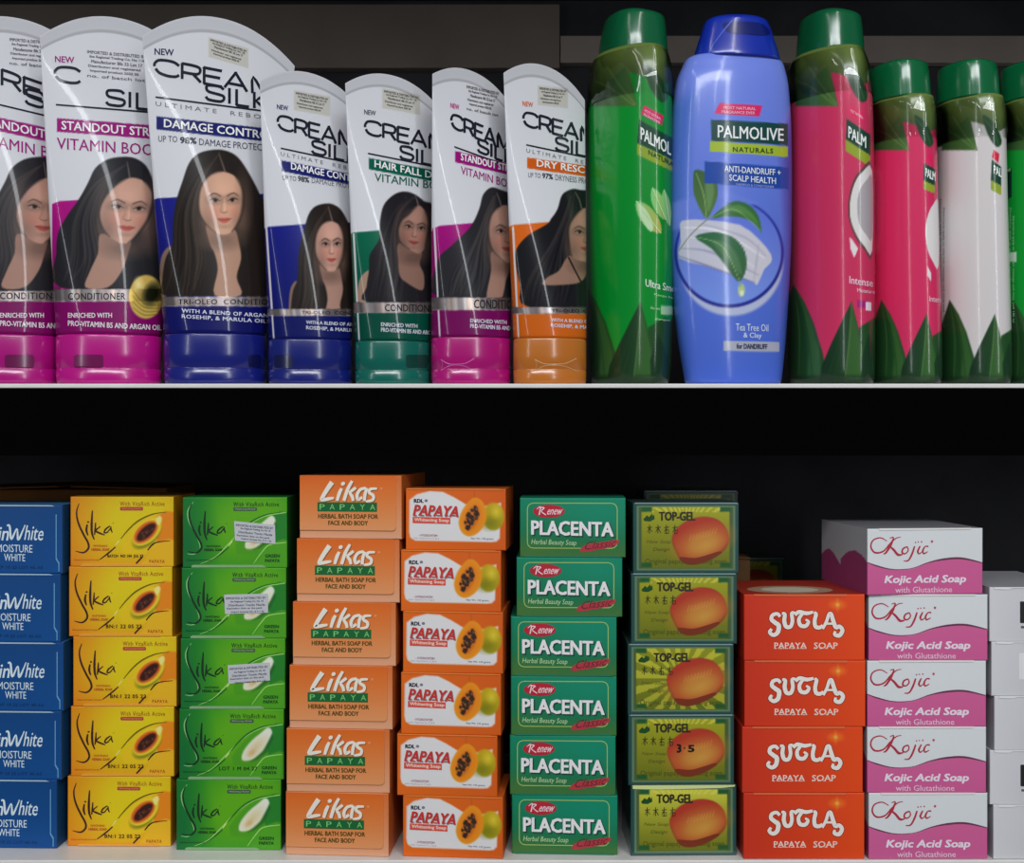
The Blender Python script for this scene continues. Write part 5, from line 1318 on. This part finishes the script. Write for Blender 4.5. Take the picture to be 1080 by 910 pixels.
def stack4(): 
    n = ['lowest', 'second from the bottom', 'second from the top', 'topmost']; kd = 'sut'
    for i, (x, yw) in enumerate(zip([784, 782.5, 785, 784.5], [0, .5, -.5, .3])):
        place_box('sut', x, i, 4, .003, 70.0, f'red orange soap box with curly white lettering, {n[i]} of its stack', 'red orange soap boxes', yaw=yw)
stack4()
stack('koj', [916, 914.5, 914.5, 916, 913], .003, 69.7, 'pink and white soap box with red script', 'pink and white soap boxes', [.3, 0, .3, 0, 5.0])
stack(['white0', 'white1', 'white0', 'white2', 'white1'], [1047.5, 1044, 1048.5, 1045.5, 1043.5], .003, 57.3, 'plain white soap box at the right end', 'white soap boxes at the right end', [.5, 0, .8, .5, .5])

# ------------------------------------------------------------------ cartons standing behind the front row, with a few loose boxes on them
def cardboard(x0, x1, y0, y1, h, col, label):
    V, Fc, C = [], [], []
    me = bpy.data.meshes.new('cardboard_carton'); bm = bmesh.new(); bmesh.ops.create_cube(bm, size=1)
    w, d = x1 - x0, y1 - y0
    for v in bm.verts: v.co = Vector((v.co.x * w, v.co.y * d, (v.co.z + .5) * h))
    bmesh.ops.bevel(bm, geom=bm.edges[:], offset=.0012, segments=2, affect='EDGES'); bm.to_mesh(me); bm.free()
    me.materials.append(mat_plain('carton_board', col, .8, spec=.1, noise=.15, nscale=30))
    o = bpy.data.objects.new('cardboard_carton', me); COL.objects.link(o); o.location = ((x0 + x1) / 2, (y0 + y1) / 2, Z_LOW + .0003)
    # half open lid leaves
    V = []; t = .0012
    for s_ in (-1, 1):
        a, b = s_ * w / 2, s_ * w * .03
        V += [(a, -d / 2, h), (a, d / 2, h), (b, d / 2, h + .002), (b, -d / 2, h + .002), (a, -d / 2, h + t), (a, d / 2, h + t), (b, d / 2, h + .002 + t), (b, -d / 2, h + .002 + t)]
        q = bpy.data.meshes.new('lid_flap'); q.from_pydata(V[-8:], [], [(0, 1, 2, 3), (7, 6, 5, 4), (0, 4, 5, 1), (1, 5, 6, 2), (2, 6, 7, 3), (3, 7, 4, 0)]); q.materials.append(me.materials[0])
        p = bpy.data.objects.new('lid_flap', q); COL.objects.link(p); p.parent = o
    tag(o, label, 'cardboard carton'); return o
def wx(px, y): return (px - 540) * (D + y) / F
hA = CZ + (455 - 527) * (D + .125) / F - Z_LOW - .0035
cardboard(wx(-40, .12), wx(176, .12), .12, .21, CZ + (455 - 513) * (D + .12) / F - Z_LOW - .003, (104, 66, 34), 'brown cardboard carton standing behind the blue and yellow soap boxes')
zt = CZ + (455 - 517) * (D + .12) / F
cardboard(wx(676, .12), wx(790, .12), .115, .185, zt - .0500 - Z_LOW - .0046, (80, 58, 36), 'cardboard carton hidden behind the clear cased soap boxes')
place_box('top', 672, 0, 1, .12, 74.2, 'clear cased soap box lying behind the top of its own front stack', 'clear cased soap boxes at the back', zbase=zt - .0500)
z2 = CZ + (455 - 588) * (D + .20) / F
cardboard(wx(738, .2), wx(880, .2), .195, .275, z2 - .0500 - Z_LOW - .0046, (70, 50, 34), 'cardboard carton hidden behind the red orange soap boxes')
place_box('top', 725.5, 0, 1, .20, 74.2, 'clear cased soap box peeping over the red orange boxes', 'clear cased soap boxes at the back', zbase=z2 - .0500)
